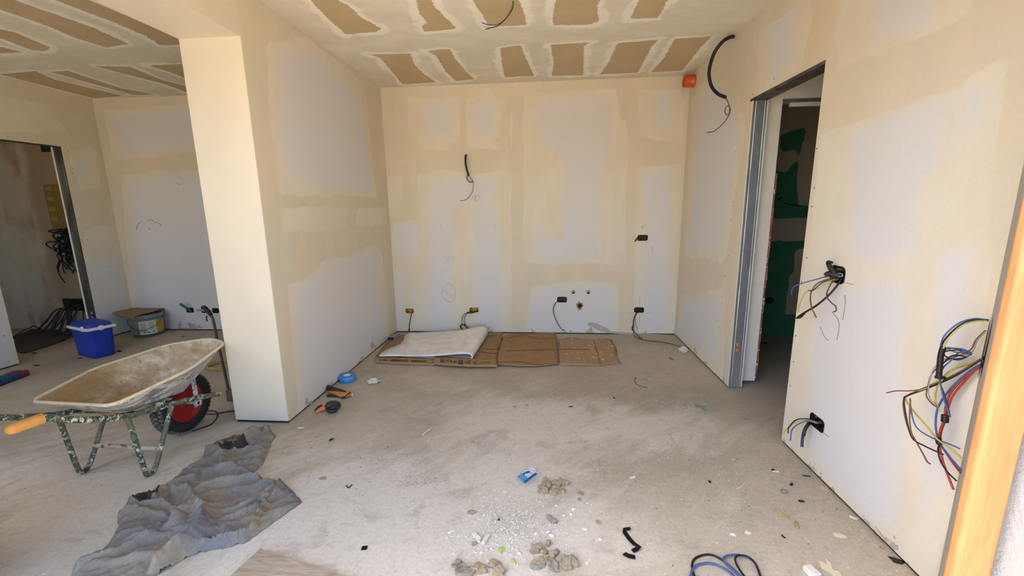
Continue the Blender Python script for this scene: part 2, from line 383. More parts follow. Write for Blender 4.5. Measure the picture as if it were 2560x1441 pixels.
coat_px = [[(1026, 244), (1148, 246), (1146, 300), (1150, 335), (1130, 358), (1120, 376), (1060, 374), (1042, 345), (1028, 328)], [(1166, 250), (1200, 240), (1212, 220), (1232, 222), (1236, 244), (1254, 246), (1255, 335), (1238, 350), (1254, 372), (1168, 372)],
 [(1312, 238), (1400, 232), (1540, 226), (1552, 300), (1566, 300), (1566, 662), (1420, 660), (1380, 666), (1308, 652), (1310, 400), (1306, 300)],
 [(1594, 416), (1700, 412), (1690, 640), (1685, 842), (1582, 842)], [(1044, 440), (1100, 424), (1160, 432), (1278, 432), (1280, 842), (984, 842), (978, 560), (1044, 548)],
 [(1330, 716), (1440, 704), (1530, 706), (1545, 722), (1546, 842), (1310, 842)], [(1598, 228), (1700, 222), (1712, 260), (1706, 352), (1660, 356), (1598, 338)],
 [(966, 440), (1004, 440), (1006, 545), (970, 548)], [(1022, 238), (1030, 236), (1034, 330), (1024, 332)], [(1274, 300), (1282, 240), (1280, 372), (1272, 372)],
 [(258, 274), (470, 262), (492, 380), (284, 402)], [(300, 440), (380, 430), (540, 420), (565, 842), (335, 842)]]
S(grid('wall_back', (0, YB, 0), (1, 0, 0), (0, 0, 1), (XLL, XR), (Z0, ZC), holes_back, M_WALL, (0, T, 0),
     {'bare': union(px_polys(bare_px, 1, YB, 0, 2)), 'coat': union(px_polys(coat_px, 1, YB, 0, 2))}))
# right wall with its doorway
Yd0, Yd1, Zdr = 2.4143, 3.1781, 2.098
RB = [('light', 2094, 687, .105, .085), ('black', 2042, 1057, .118, .070)]
holes_r = [(Yd0, Yd1, 0, Zdr)]
for _, x, y, w, h in RB:
    q = on(0, XR, x, y); holes_r.append(LO(q[1], q[2], w, h))
rb_px = [[(1745, 262), (1775, 205), (1830, 235), (1848, 330), (1800, 640), (1722, 622)], [(1712, 760), (1800, 735), (1795, 905), (1702, 838)], [(1925, 62), (1990, 20), (1996, 150), (1920, 218)],
 [(2190, -60), (2360, -90), (2320, 62), (2175, 112)], [(2125, 332), (2240, 290), (2362, 262), (2345, 400), (2300, 458), (2290, 640), (2190, 660), (2120, 640)], [(2050, 720), (2270, 700), (2262, 1050), (2240, 1330), (2180, 1300), (2010, 1120)],
 [(2420, 235), (2450, 222), (2436, 300), (2416, 310)], [(2350, 620), (2430, 600), (2420, 1000), (2330, 1300), (2300, 1290)], [(1755, 400), (1775, 390), (1760, 600), (1745, 598)]]
rc_px = [[(1730, 250), (1775, 180), (1845, 218), (1862, 330), (1812, 655), (1712, 640)], [(1702, 745), (1815, 715), (1806, 950), (1688, 850)], [(1900, 80), (2000, 0), (2025, -40), (2030, 60), (1998, 170), (1900, 236)],
 [(2100, -80), (2460, -160), (2440, 40), (2200, 130), (2098, 168), (2086, 100)], [(2055, 335), (2240, 272), (2400, 210), (2510, 150), (2500, 250), (2465, 450), (2475, 640), (2440, 900), (2400, 1250), (2300, 1500), (1953, 1112), (1990, 800), (2030, 560)]]
S(grid('wall_right', (XR, 0, 0), (0, 1, 0), (0, 0, 1), (1.40, YB), (Z0, ZC), holes_r, M_WALL, (T, 0, 0),
     {'bare': union(px_polys(rb_px, 0, XR, 1, 2)), 'coat': union(px_polys(rc_px, 0, XR, 1, 2))}))
# left wall of the far room with its doorway
Yl0, Yl1, Zdl = 3.3951, 4.1437, 2.087
lb_px = [[(180, 400), (215, 395), (225, 440), (190, 450)], [(222, 650), (300, 640), (325, 830), (242, 800)], [(-60, 700), (20, 760), (40, 905), (-60, 960)]]
lc_px = [[(172, 380), (235, 370), (250, 470), (196, 480)], [(205, 575), (305, 560), (338, 850), (235, 830)], [(-160, 700), (30, 720), (48, 920), (-160, 980)], [(-40, 230), (120, 262), (170, 330), (-40, 330)]]
S(grid('wall_left', (XLL, 0, 0), (0, 1, 0), (0, 0, 1), (1.12, YB), (Z0, ZC), [(Yl0, Yl1, 0, Zdl)], M_WALL, (-T, 0, 0),
     {'bare': union(px_polys(lb_px, 0, XLL, 1, 2)), 'coat': union(px_polys(lc_px, 0, XLL, 1, 2))}))
# partition between the rooms
pb_px = [[(700, 150), (770, 132), (850, 190), (900, 240), (925, 400), (930, 475), (830, 478), (760, 460), (712, 430), (690, 280)], [(738, 722), (800, 690), (846, 655), (935, 620), (948, 720), (962, 848), (764, 1012), (750, 880)]]
pc_px = [[(668, 110), (760, 92), (860, 165), (912, 215), (932, 400), (942, 492), (780, 488), (700, 484), (676, 300)], [(704, 524), (866, 518), (866, 566), (800, 578), (712, 578)], [(888, 523), (966, 520), (968, 562), (890, 566)],
         [(722, 712), (780, 690), (805, 655), (880, 638), (945, 605), (958, 640), (975, 850), (765, 1040), (745, 1040)], [(950, 240), (962, 240), (965, 440), (955, 440)]]
S(grid('wall_partition', (XL, 0, 0), (0, 1, 0), (0, 0, 1), (YP+.0125, YB), (Z0, ZC), [], M_WALL, (XP-XL, 0, 0),
     {'bare': union(px_polys(pb_px, 0, XL, 1, 2)), 'coat': union(px_polys(pc_px, 0, XL, 1, 2))}))
S(box('wall_pillar', (XP-.001, YP, .018), (XL+.001, YP+.0125, ZB+.001), M_PALE))
S(box('ceiling_beam', (XP, 1.12, ZB), (XL, YP+.0125, ZC), M_PALE))
# dark joints left under the boards
def joint(i, lo, hi): S(box('baseboard_joint', lo, hi, M_GAP))
joint(0, (XLL, YB+.006, 0), (XR, YB+.05, Z0+.004)); joint(1, (XR+.006, 1.4, 0), (XR+.05, Yd0-.01, Z0+.004)); joint(2, (XR+.006, Yd1+.01, 0), (XR+.05, YB, Z0+.004))
joint(3, (XP+.006, YP+.006, 0), (XL-.006, YB, Z0+.004)); joint(4, (XLL-.05, 1.12, 0), (XLL-.012, Yl0-.01, Z0+.004)); joint(5, (XLL-.05, Yl1+.01, 0), (XLL-.012, YB, Z0+.004))
# ceiling
def ex(x, y=-420): return (x+(x-1355)/516*(-y), y)
cp = [[ex(775), ex(843), (843, 0), (870, 12), (905, 45), (938, 62), (954, 73), (940, 80), (865, 86), (825, 52), (775, 0)],
 [ex(1038), ex(1078), (1078, 0), (1090, 20), (1143, 72), (1062, 80), (1053, 65), (1068, 58), (1050, 35), (1038, 0)],
 [ex(1182), ex(1297), (1297, 0), (1308, 25), (1318, 63), (1222, 66), (1207, 40), (1182, 0)],
 [ex(1388), ex(1500), (1500, 0), (1492, 15), (1498, 52), (1475, 62), (1383, 63), (1382, 45), (1388, 0)],
 [ex(1597), ex(1670), (1670, 0), (1645, 45), (1575, 47), (1597, 0)],
 [(923, 136), (1026, 134), (1035, 160), (1060, 185), (1092, 206), (1005, 211), (985, 185), (950, 145)], [(1067, 127), (1124, 122), (1140, 150), (1172, 185), (1187, 198), (1140, 203), (1115, 180), (1090, 140)],
 [(1250, 120), (1302, 113), (1310, 135), (1336, 190), (1262, 193), (1255, 160)], [(1377, 112), (1475, 106), (1460, 115), (1458, 188), (1378, 190), (1384, 160)],
 [(1543, 108), (1647, 99), (1630, 115), (1595, 182), (1500, 186), (1525, 150)], [(1687, 97), (1780, 91), (1755, 115), (1705, 177), (1627, 181), (1660, 145)],
 [(-110, -95), (22, -90), (222, 0), (330, 45), (447, 97), (452, 113), (400, 113), (365, 90), (300, 62), (138, 0)], [(-300, -100), (-120, -60), (36, 0), (235, 70), (322, 110), (265, 119), (180, 92), (120, 65), (0, 24), (-200, -30)],
 [(-250, -10), (-100, 25), (0, 73), (35, 80), (128, 120), (112, 128), (80, 126), (40, 110), (0, 95), (-250, 30)], [(-250, 50), (0, 117), (58, 130), (0, 134), (-250, 90)],
 [(-40, 176), (0, 185), (90, 178), (140, 200), (308, 240), (235, 246)], [(125, 180), (170, 177), (300, 220), (390, 237), (335, 238)], [(233, 165), (325, 167), (405, 200), (465, 215), (470, 232), (410, 210)],
 [(370, 164), (457, 160), (520, 172), (560, 200), (500, 212), (430, 182)]]
S(grid('ceiling', (0, 0, ZC), (1, 0, 0), (0, 1, 0), (XLL, XR), (1.12, YB), [], M_CEIL, (0, 0, .12),
     {'paper': union(px_polys(cp, 2, ZC, 0, 1))}, step=.022))
# floor: dust lies thicker in some places, trodden dirt in others
def blobs(lst):
    L = [(fl(x, y), r, a, b) for x, y, r, a, b in lst]
    def f(P):
        v = np.zeros(len(P))
        for q, r, a, b in L:
            dx, dy = P[:, 0]-q[0], P[:, 1]-q[1]; v = np.maximum(v, a*np.exp(-((dx*1.0)**2+(dy*b)**2)/(r*r)))
        return v
    return f
dustf = blobs([(900, 1330, .75, 1.05, 1.3), (300, 1250, .8, .85, 1.2), (1350, 1060, .75, .8, 1.6), (1600, 1060, .6, .75, 1.6), (1250, 1180, .6, .75, 1.2), (1450, 1330, .35, .75, 1.3), (100, 1400, .7, .8, 1), (700, 1130, .4, .55, 1.3), (1050, 960, .6, .3, 1.5), (150, 1150, .7, .6, 1), (1250, 1400, .3, .9, 1.5)])
dirtf = blobs([(1030, 1195, .07, .62, 1.3), (1030, 1210, .05, .66, 1), (1060, 1140, .06, .55, 1.5), (930, 1150, .05, .5, 1.5), (1720, 1255, .05, .6, 2.4), (1740, 1020, .05, .62, .7), (1100, 1115, .05, .5, 2), (560, 1180, .12, .5, 1), (330, 1370, .12, .4, 1)])
S(grid('floor', (0, 0, 0), (1, 0, 0), (0, 1, 0), (-7.6, 3.3), (1.0, YB+.1), [], M_FLOOR, (0, 0, -.15), {'dust': dustf, 'dirt': dirtf}, step=.035))
# front wall round the wide opening, splayed reveal, outside
bm = bmesh.new(); add_box(bm, (-7.7, .78, -.15), (-7.2, 1.12, 3.1)); add_box(bm, (-6.4, .78, -.15), (-4.6, 1.12, 3.1)); add_box(bm, (-7.2, .78, -.15), (-6.4, 1.12, 1.0)); add_box(bm, (-7.2, .78, 2.2), (-6.4, 1.12, 3.1)); S(bm_obj('wall_front', bm, M_STUCCO))  # the window gap, out of view, is added to light the hall
bm = bmesh.new(); add_box(bm, (-4.6, .78, 2.34), (1.27, 1.12, 3.1)); S(bm_obj('wall_front_lintel', bm, M_STUCCO))
S(box('wall_front_reveal', (1.268, .55, -.15), (3.3, 1.14, 3.1), M_STUCCO, bevel=.012))
bm = bmesh.new(); vs4 = [(1.405, 1.402), (1.160, 1.131), (1.27, 1.131), (3.3, 1.131), (3.3, 1.402)]
lo = [bm.verts.new((x, y, 0)) for x, y in vs4]; hi = [bm.verts.new((x, y, ZC)) for x, y in vs4]
for i in range(5): bm.faces.new((lo[i], lo[(i+1) % 5], hi[(i+1) % 5], hi[i]))
bm.faces.new(lo[::-1]); bm.faces.new(hi); bmesh.ops.recalc_face_normals(bm, faces=bm.faces)
S(bm_obj('wall_splay', bm, plain('grey_filler', srgb(176, 170, 160), .8, var=.1, scale=8)))
S(box('terrace', (-25, -25, -.2), (25, 1.003, -.03), M_TERR))
S(box('roof_slab', (-7.7, .55, 3.1), (3.4, YB+.2, 3.25), M_STUCCO))
S(box('added_sky_screen', (-6.3, -5.0, -.03), (-6.1, .78, 2.5), M_STUCCO))  # unseen side screen, added to cut the low sky light from the left
S(box('added_shade_pier', (-3.05, .78, -.15), (-2.06, 1.12, 3.1), M_STUCCO, bevel=.01))  # added pier out of view, keeps light off the right wall and pillar
# hall beyond the left doorway
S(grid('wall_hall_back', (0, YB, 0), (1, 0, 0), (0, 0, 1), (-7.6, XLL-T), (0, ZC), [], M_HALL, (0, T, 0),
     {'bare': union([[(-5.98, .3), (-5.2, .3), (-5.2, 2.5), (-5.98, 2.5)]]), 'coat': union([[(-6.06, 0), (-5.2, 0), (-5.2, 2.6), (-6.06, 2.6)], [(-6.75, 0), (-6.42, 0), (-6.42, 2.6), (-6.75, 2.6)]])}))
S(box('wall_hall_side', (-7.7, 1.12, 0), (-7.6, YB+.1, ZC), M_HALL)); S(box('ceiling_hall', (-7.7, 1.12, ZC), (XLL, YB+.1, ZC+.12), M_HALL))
# lobby and wet room beyond the right doorway
def green_mat():
    m = NT('green_wet_board'); n = m.noise(3, 4, .6, .5, off=5); d = m.math('ADD', m.attr('coat'), m.math('MULTIPLY', m.math('SUBTRACT', n, .5), .1))
    f = m.ramp(d, -.006, .006); g = m.mix(m.ramp(m.noise(8, 4), .3, .7), srgb(58, 124, 96), srgb(66, 132, 104))
    c = m.mix(f, m.mix(m.ramp(m.noise(2, 3, off=3), .4, .6), srgb(186, 176, 164), srgb(196, 186, 172)), g); return m.done(c, .75)
gp = [[(1930, 230), (2100, 215), (2100, 322), (2012, 318), (1950, 340), (1955, 380), (1990, 372), (1985, 400), (1960, 430), (1925, 425)], [(2012, 325), (2040, 318), (2075, 330), (2060, 520), (1996, 515), (2000, 400)],
      [(1880, 552), (1985, 545), (2080, 545), (2080, 600), (1985, 602), (1880, 612)], [(1988, 625), (2060, 610), (2060, 780), (1966, 785), (1970, 690), (1985, 680)]]
S(grid('wall_wet_room_back', (0, YB, 0), (1, 0, 0), (0, 0, 1), (XR+T, 3.2), (0, ZC), [], green_mat(), (0, T, 0), {'coat': union(px_polys(gp, 1, YB, 0, 2))}))
S(box('wall_wet_room_side', (3.2, 1.40, 0), (3.3, YB+.1, ZC), plain('dark_board', srgb(120, 118, 108), .8)))
S(box('ceiling_wet_room', (XR+.0005, 1.40, ZC), (3.3, YB+.1, ZC+.12), M_WHITEB))
YI = 3.25; XD = float(on(1, YI, 1886, 955)[0]); ZD = float(on(1, YI, 1985, 247)[2])
bm = bmesh.new(); add_box(bm, (XR+T, YI, .03), (XD, YI+.1, ZC)); add_box(bm, (XD, YI, ZD), (2.5, YI+.1, ZC)); add_box(bm, (2.5, YI, .03), (3.2, YI+.1, ZC)); S(bm_obj('wall_lobby', bm, M_WHITEB))
# steel door frames
def punched(parent, pts, mat):
    for p in pts:
        bm = bmesh.new(); add_lathe(bm, [(0.0001, .0012), (.0125, .0012), (.0135, 0)], p, (0, -1, 0) if parent.name.startswith('door_1') else (0, -1, 0), 16)
        for v in bm.verts: v.co.z = p[2]+(v.co.z-p[2])*1.25
        bm_obj('knockout', bm, mat, parent)
def stud(name, y, sgn, x0, x1, z1, parent, mat, ribs=(.16, .20, .80, .84)):
    """C stud closing the end of a wall at y; its web faces sgn*y; ribs run along it"""
    bm = bmesh.new(); w = x1-x0; prof = [(x0, 0), (x0+.002, .0), ]
    xs = [0, ribs[0]-.03, ribs[0], ribs[1], ribs[1]+.03, ribs[2]-.03, ribs[2], ribs[3], ribs[3]+.03, 1]; dd = [0, 0, .0016, .0016, 0, 0, .0016, .0016, 0, 0]
    a = [bm.verts.new((x0+w*t, y+sgn*(.003-d), .006)) for t, d in zip(xs, dd)]; b = [bm.verts.new((x0+w*t, y+sgn*(.003-d), z1)) for t, d in zip(xs, dd)]
    for i in range(len(xs)-1): bm.faces.new((a[i], a[i+1], b[i+1], b[i]))
    for s, e in ((a, b),):
        for i in (0, -1):
            p0 = bm.verts.new((s[i].co.x, y-sgn*.02, .006)); p1 = bm.verts.new((s[i].co.x, y-sgn*.02, z1)); bm.faces.new((s[i], e[i], p1, p0))
    bmesh.ops.recalc_face_normals(bm, faces=bm.faces); return bm_obj(name, bm, mat, parent)
d1 = empty('door_1', (XR, Yd1, 0)); S(d1)
stud('jamb_stud', Yd1, -1, XR+.004, XR+.098, Zdr, d1, M_STEEL)
box('header_track', (XR+.004, Yd0, Zdr-.0045), (XR+.096, Yd1, Zdr-.0015), M_STEEL_D, d1)
box('header_flange', (XR-.0015, Yd0, Zdr-.005), (XR+.0, Yd1+.03, Zdr+.012), M_STEEL_D, d1)
box('filler_edge', (XR-.001, Yd1-.004, .012), (XR+.0045, Yd1+.0, Zdr), M_WHITEB, d1); box('filler_edge', (XR+.0975, Yd1-.006, .012), (XR+.1035, Yd1+.0, Zdr), M_WHITEB, d1)
punched(d1, [(XR+.05, Yd1-.0045, .352), (XR+.05, Yd1-.0045, .305)], plain('rusty_spot', srgb(190, 132, 92), .6))
d2 = empty('door_2', (XD, YI, 0)); S(d2)
box('header_track', (XD, YI-.004, ZD-.03), (2.5, YI+.1, ZD), M_STEEL, d2); box('header_strip', (XD+.05, YI-.012, ZD-.052), (2.5, YI+.01, ZD-.026), plain('white_pvc', srgb(222, 220, 214), .4), d2)
bm = bmesh.new()
for i in range(26):
    z = .05+i*.06; w_ = .006+.012*abs(math.sin(i*2.3)); add_box(bm, (XD-.001, YI-.003, z), (XD+w_*.6+.004, YI+.1, z+.062))
bm_obj('torn_edge', bm, splash('torn_board_edge', srgb(150, 92, 66), srgb(214, 204, 190), .56, 30, .9), d2)
d3 = empty('door_3', (XLL, Yl1, 0)); S(d3)
stud('jamb_stud', Yl1, -1, XLL-.096, XLL-.004, Zdl, d3, M_STEEL_D)
box('board_edge', (XLL-.118, Yl1-.004, .01), (XLL-.1005, Yl1+.002, Zdl), M_WHITEB, d3); box('header_track', (XLL-.096, Yl0, Zdl-.0045), (XLL-.004, Yl1, Zdl-.0015), M_STEEL_D, d3)
punched(d3, [(XLL-.045, Yl1-.0045, .315), (XLL-.045, Yl1-.0045, .262)], plain('rusty_spot_pale', srgb(168, 140, 108), .6))
# screw heads in the boards round the doorways
def screws(name, pts, nrm, parent=None):
    bm = bmesh.new()
    for p in pts: add_lathe(bm, [(.0001, .0008), (.004, .0008), (.0042, 0)], p, nrm, 8)
    return tag(bm_obj(name, bm, M_BLACKM, parent), kind='stuff')
W_R = bpy.data.objects['wall_right']; W_L = bpy.data.objects['wall_left']
screws('screw_heads', [on(0, XR, *p) for p in [(1845, 300), (1839, 380), (1832, 505), (1827, 550), (1822, 640), (1812, 690), (1806, 760), (1797, 820), (1936, 197), (1882, 236), (1745, 372), (2042, 372), (2030, 517), (2017, 645), (1976, 965), (2004, 705), (1990, 840), (2036, 470), (1984, 905)]], (-1, 0, 0), W_R)
screws('screw_heads', [on(0, XLL, *p) for p in [(20, 342), (80, 350), (140, 360), (170, 378), (181, 434), (238, 715), (254, 795), (226, 655), (200, 550), (218, 600), (270, 668), (10, 840), (22, 905), (46, 912)]], (1, 0, 0), W_L)

# ---------------------------------------------------------------- wires and boxes in the walls
C_BLACK = plain('black_sheath', srgb(24, 23, 25), .5, spec=.4); C_BLUE = plain('blue_sheath', srgb(58, 84, 140), .45); C_NAVY = plain('navy_sheath', srgb(34, 44, 78), .45)
C_YG = plain('yellow_green_sheath', srgb(186, 176, 78), .5, var=.3, scale=60); C_BROWN = plain('brown_sheath', srgb(104, 66, 46), .5); C_RED = plain('red_sheath', srgb(164, 48, 36), .45); C_GREY = plain('grey_sheath', srgb(150, 142, 132), .5)
M_YBOX = splash('yellow_box', srgb(206, 152, 48), srgb(120, 104, 80), .62, 40, .5); M_BBOX = plain('black_box', srgb(22, 20, 20), .6, var=.3)
M_PENCIL = plain('pencil', srgb(120, 116, 118), .9)
def WB(pts, off=.03):
    """points on the back wall seen at given pixels, lifted off it towards the room"""
    o = off if isinstance(off, (list, tuple)) else [off]*len(pts)
    o = np.interp(np.linspace(0, 1, len(pts)), np.linspace(0, 1, len(o)), o); return [on(1, YB-d, *p) for p, d in zip(pts, o)]
def WX(pts, off=.03, plane=XR, sg=-1):
    o = off if isinstance(off, (list, tuple)) else [off]*len(pts)
    o = np.interp(np.linspace(0, 1, len(pts)), np.linspace(0, 1, len(o)), o); return [on(0, plane+sg*d, *p) for p, d in zip(pts, o)]
def rr(w, h, r, n=4):
    out = []
    for cx, cy, a0 in ((w/2-r, h/2-r, 0), (-w/2+r, h/2-r, 90), (-w/2+r, -h/2+r, 180), (w/2-r, -h/2+r, 270)):
        for i in range(n+1):
            a = math.radians(a0+90*i/n); out.append((cx+r*math.cos(a), cy+r*math.sin(a)))
    return out
def jbox(label, axis, P, w, h, col, group=None, bosses=True, inner=None, depth=.045):
    """recessed wall box; axis 1: in the back wall, axis 0: in the right wall"""
    P = np.array(P, float); e = empty('junction_box', P, label, 'wall box', group)
    bm = bmesh.new(); r = min(w, h)*.28
    loops = [(w-.001, h-.001, .0012), (w-.006, h-.006, .0015), (w-.008, h-.008, -depth+.004)]
    rg = [[bm.verts.new((x, y, z)) for x, y in rr(a, b, r)] for a, b, z in loops]; n = len(rg[0])
    back = [bm.verts.new((x, y, -depth)) for x, y in rr(w-.001, h-.001, r)]
    for A, B in ((rg[0], rg[1]), (rg[1], rg[2]), (back, rg[0])):
        for i in range(n): bm.faces.new((A[i], A[(i+1) % n], B[(i+1) % n], B[i]))
    bm.faces.new(rg[2]); bm.faces.new(back[::-1])
    M = Matrix(((1, 0, 0), (0, 0, -1), (0, 1, 0))).to_4x4() if axis == 1 else Matrix(((0, 0, -1), (-1, 0, 0), (0, 1, 0))).to_4x4()
    M = Matrix.Translation(V(P)) @ M; bm.transform(M); bmesh.ops.recalc_face_normals(bm, faces=bm.faces)
    # square corners of the hole, filled round the box
    bm_obj('box_shell', bm, inner or (M_YBOX if col == 'yellow' else M_BBOX), e)
    b2 = bmesh.new()
    for sx in (-1, 1):
        for sy in (-1, 1):
            c = b2.verts.new((sx*w/2, sy*h/2, .0005)); a0 = {(1, 1): 0, (-1, 1): 90, (-1, -1): 180, (1, -1): 270}[(sx, sy)]
            arc = [b2.verts.new((sx*(w/2-r)+r*math.cos(math.radians(a0+90*i/4)), sy*(h/2-r)+r*math.sin(math.radians(a0+90*i/4)), .0005)) for i in range(5)]
            for i in range(4): b2.faces.new((c, arc[i], arc[i+1]))
    b2.transform(M); bmesh.ops.recalc_face_normals(b2, faces=b2.faces); tag(bm_obj('filler_edge', b2, M_WHITEB, e), kind='stuff')
    if bosses:
        for sx in (-1, 1):
            for sy in (-1, 1):
                b3 = bmesh.new(); add_lathe(b3, [(.0001, -.012), (h*.12, -.012), (h*.12, -depth)], (sx*w*.30, sy*h*.26, 0), seg=10); b3.transform(M)
                bm_obj('knockout', b3, plain('dull_boss', srgb(92, 80, 66), .6) if col != 'yellow' else M_BBOX, e)
    return e
JL = ['yellow junction box in the back wall nearest the inner corner, one black cable hanging down', 'yellow junction box in the back wall above the foam, looped wires hanging out',
      'black junction box in the back wall beside the drain hole with a curved wire', 'black junction box low in the back wall, cable running to the floor',
      'black junction box high on the back wall, above all the other boxes there', 'black wall box with a green conduit sticking out, behind the wheelbarrow',
      'black wall box with a pale pipe end, middle of three beside the pillar', 'black wall box closest to the pillar in the far room']
J = []
for (kind, x, z, w, h), lab in zip(BB, JL): J.append(jbox(lab, 1, (x, YB, z), w, h, kind))
bl = lambda p, pts, off, r=.0035, m=C_BLACK, nm='wire', n=7: tube(nm, WB(pts, off), r, m, p, 6, n)
bl(J[0], [(1031, 779), (1027, 792), (1024, 808), (1022, 826)], [.0, .03, .03, .02], .0045, C_BLACK, 'cable'); tube('cable_end', WB([(1023, 822), (1022, 830)], .022), .007, C_BLACK, J[0], 6)
tube('tape_wrap', WB([(1190, 779), (1180, 782), (1168, 782)], [.0, .02, .025]), .009, C_BLACK, J[1], 6)
bl(J[1], [(1170, 781), (1160, 787), (1155, 798), (1156, 814)], [.02, .04], .0032, C_NAVY); bl(J[1], [(1170, 781), (1163, 790), (1161, 800), (1163, 815)], [.02, .04], .0032)
bl(J[1], [(1156, 812), (1151, 815), (1153, 822), (1162, 829), (1172, 828), (1165, 818), (1158, 812), (1152, 813), (1156, 823), (1166, 830), (1173, 826), (1166, 815), (1160, 811)], .05, .0042)
bl(J[2], [(1398, 752), (1390, 757), (1384, 768), (1384, 784), (1391, 803), (1401, 820), (1408, 826), (1412, 826)], [0, .05, .05], .0042)
bl(J[3], [(1595, 779), (1587, 790), (1584, 803), (1583, 815)], [.0, .03, .03], .0055, C_BLACK, 'cable'); bl(J[3], [(1592, 782), (1588, 797), (1590, 812), (1594, 826)], [.0, .03, .03], .0028, C_GREY)
bl(J[3], [(1583, 815), (1581, 822), (1584, 828)], .03, .009, C_NAVY, 'taped_end')
tube('cable', [WB([(1583, 828)], .03)[0], on(1, YB-.05, 1589, 834), fl(1598, 843, .02), fl(1606, 847, .006)], .0045, C_BLACK, J[3])
tube('cable', [WB([(1584, 828)], .03)[0], fl(1586, 840, .03), fl(1600, 848, .006), fl(1628, 853, .006), fl(1668, 858, .006), fl(1712, 870, .006)], .004, plain('dusty_cable', srgb(88, 78, 66), .7), J[3])
tube('cable_tail', WB([(1600, 595), (1592, 597), (1588, 604)], [0, .03, .04]), .007, C_BLACK, J[4]); bl(J[4], [(1606, 596), (1612, 599), (1618, 595)], [.005, .01], .003, C_BROWN)
tube('green_conduit', WB([(478, 779), (470, 773), (450, 760)], [.005, .05, .10]), .014, M_GREEN_BRIGHT, J[5], 10); tube('pale_pipe_end', WB([(512, 777), (491, 775)], [.01, .10]), .013, plain('pale_pipe', srgb(205, 190, 160), .5), J[6], 10)
tube('wire', WB([(535, 776), (527, 778), (523, 783), (526, 792)], [.0, .03]), .004, C_GREY, J[7])
def mark(name, segs, plane='b', r=.0012, m=M_PENCIL):
    """pencil setting-out marks drawn on the wall"""
    bm = bmesh.new()
    for s in segs:
        P = WB(s, .0008) if plane == 'b' else WX(s, .0008); add_tube(bm, cat_rom(P, 4), r, 4)
    return tag(bm_obj(name, bm, m, bpy.data.objects['wall_back' if plane == 'b' else 'wall_right']), kind='stuff')
mark('pencil_cross', [[(1600, 742), (1599, 806)], [(1568, 783), (1632, 783.5)]])
mark('pencil_figures', [[(1181, 497), (1185, 489)], [(1186, 499), (1190, 488)], [(1196, 487), (1190, 494), (1189, 503), (1194, 503), (1198, 495), (1197, 487)]], r=.0016)
mark('pencil_scribble', [[(1116, 650), (1124, 642), (1120, 655)], [(1127, 650), (1130, 642)], [(1133, 648), (1136, 640)], [(1111, 663), (1117, 652)]]); mark('pencil_cross_small', [[(1606, 562), (1606, 574)], [(1601, 568), (1612, 567)]]); mark('pencil_corner', [[(1624, 617), (1631, 618), (1630, 635)]])
mark('pencil_circle', [[(1122, 708), (1108, 720), (1104, 735), (1112, 750), (1128, 756), (1138, 740), (1134, 718), (1124, 709)], [(1108, 728), (1130, 740)]]); mark('pencil_tick', [[(1103, 560), (1103, 574)], [(1238, 560), (1236, 567)]])
mark('pencil_lines', [[(2112, 738), (2113, 760), (2107, 800)], [(2080, 780), (2095, 800), (2098, 820), (2092, 850)], [(2051, 818), (2060, 840), (2071, 852)], [(2108, 705), (2132, 712)], [(2055, 1080), (2072, 1093)]], 'r')
mark('scuff_marks', [[(352, 556), (344, 562), (342, 574)], [(368, 552), (378, 549), (384, 553)], [(386, 556), (396, 558), (404, 566)], [(372, 570), (375, 576)], [(440, 458), (450, 462)]], r=.004, m=plain('scuff', srgb(168, 156, 138), .9))
# torn-off skim low on the back wall
sk = [[(1470, 807), (1480, 806), (1498, 812), (1520, 822), (1524, 828), (1560, 831), (1600, 834), (1640, 836), (1685, 838), (1640, 838), (1560, 837), (1520, 833), (1500, 828), (1482, 818), (1470, 815)]]
bm = bmesh.new(); q = [bm.verts.new(on(1, YB-.0008, *p)) for p in sk[0]]; bmesh.ops.triangulate(bm, faces=[bm.faces.new(q)]); bm_obj('torn_skim', bm, plain('torn_paper', srgb(184, 172, 164), .85), bpy.data.objects['wall_back'])
sk = [(600, 1000)]
for k, (x, y) in enumerate([(768, 1012), (779, 1010), (908, 900), (932, 871)]):
    h = (20, 9, 11, 20)[k]; bm = bmesh.new()
    q = [bm.verts.new(WX([p], .0008, XL, 1)[0]) for p in [(x-5, y+3), (x-4, y-h*.6), (x, y-h), (x+3, y-h*.3), (x+7, y-h*.5+2), (x+8, y-4)]]
    bmesh.ops.triangulate(bm, faces=[bm.faces.new(q)]); bmesh.ops.recalc_face_normals(bm, faces=bm.faces); bm_obj('torn_skim', bm, bpy.data.materials['torn_paper'], bpy.data.objects['wall_partition'])
# pipes
for x, y, lab in ((1433, 731, 'white water pipe stub in the back wall, left of the pair above the drain'), (1470.5, 731, 'white water pipe stub in the back wall, right of the pair above the drain')):
    q = on(1, YB, x, y); e = empty('pipe_stub', q, lab, 'pipe'); bm = bmesh.new(); R = .0165
    add_lathe(bm, [(R, 0), (R, .03), (R*.72, .03), (R*.72, .004), (.0001, .004)], q, (0, -1, -.06), 20)
    bm_obj('pipe', bm, plain('grey_white_pipe', srgb(206, 200, 190), .45), e); bm = bmesh.new(); add_lathe(bm, [(R*.7, .026), (.0001, .026)], q, (0, -1, -.06), 20); bm_obj('pipe_bore', bm, M_DARK, e)
    bm = bmesh.new(); add_lathe(bm, [(R+.005, .0006), (R-.001, .0006)], q, (0, -1, 0), 20); bm_obj('hole_edge', bm, M_GAP, e)
q = on(1, YB, 1449, 764); e = empty('drain_pipe', q, 'dark drain pipe end in an orange broken hole, back wall', 'pipe')
bm = bmesh.new(); N = 26; rad = [.036+.006*math.sin(3*a)+.004*math.cos(7*a) for a in np.linspace(0, 2*math.pi, N, endpoint=False)]
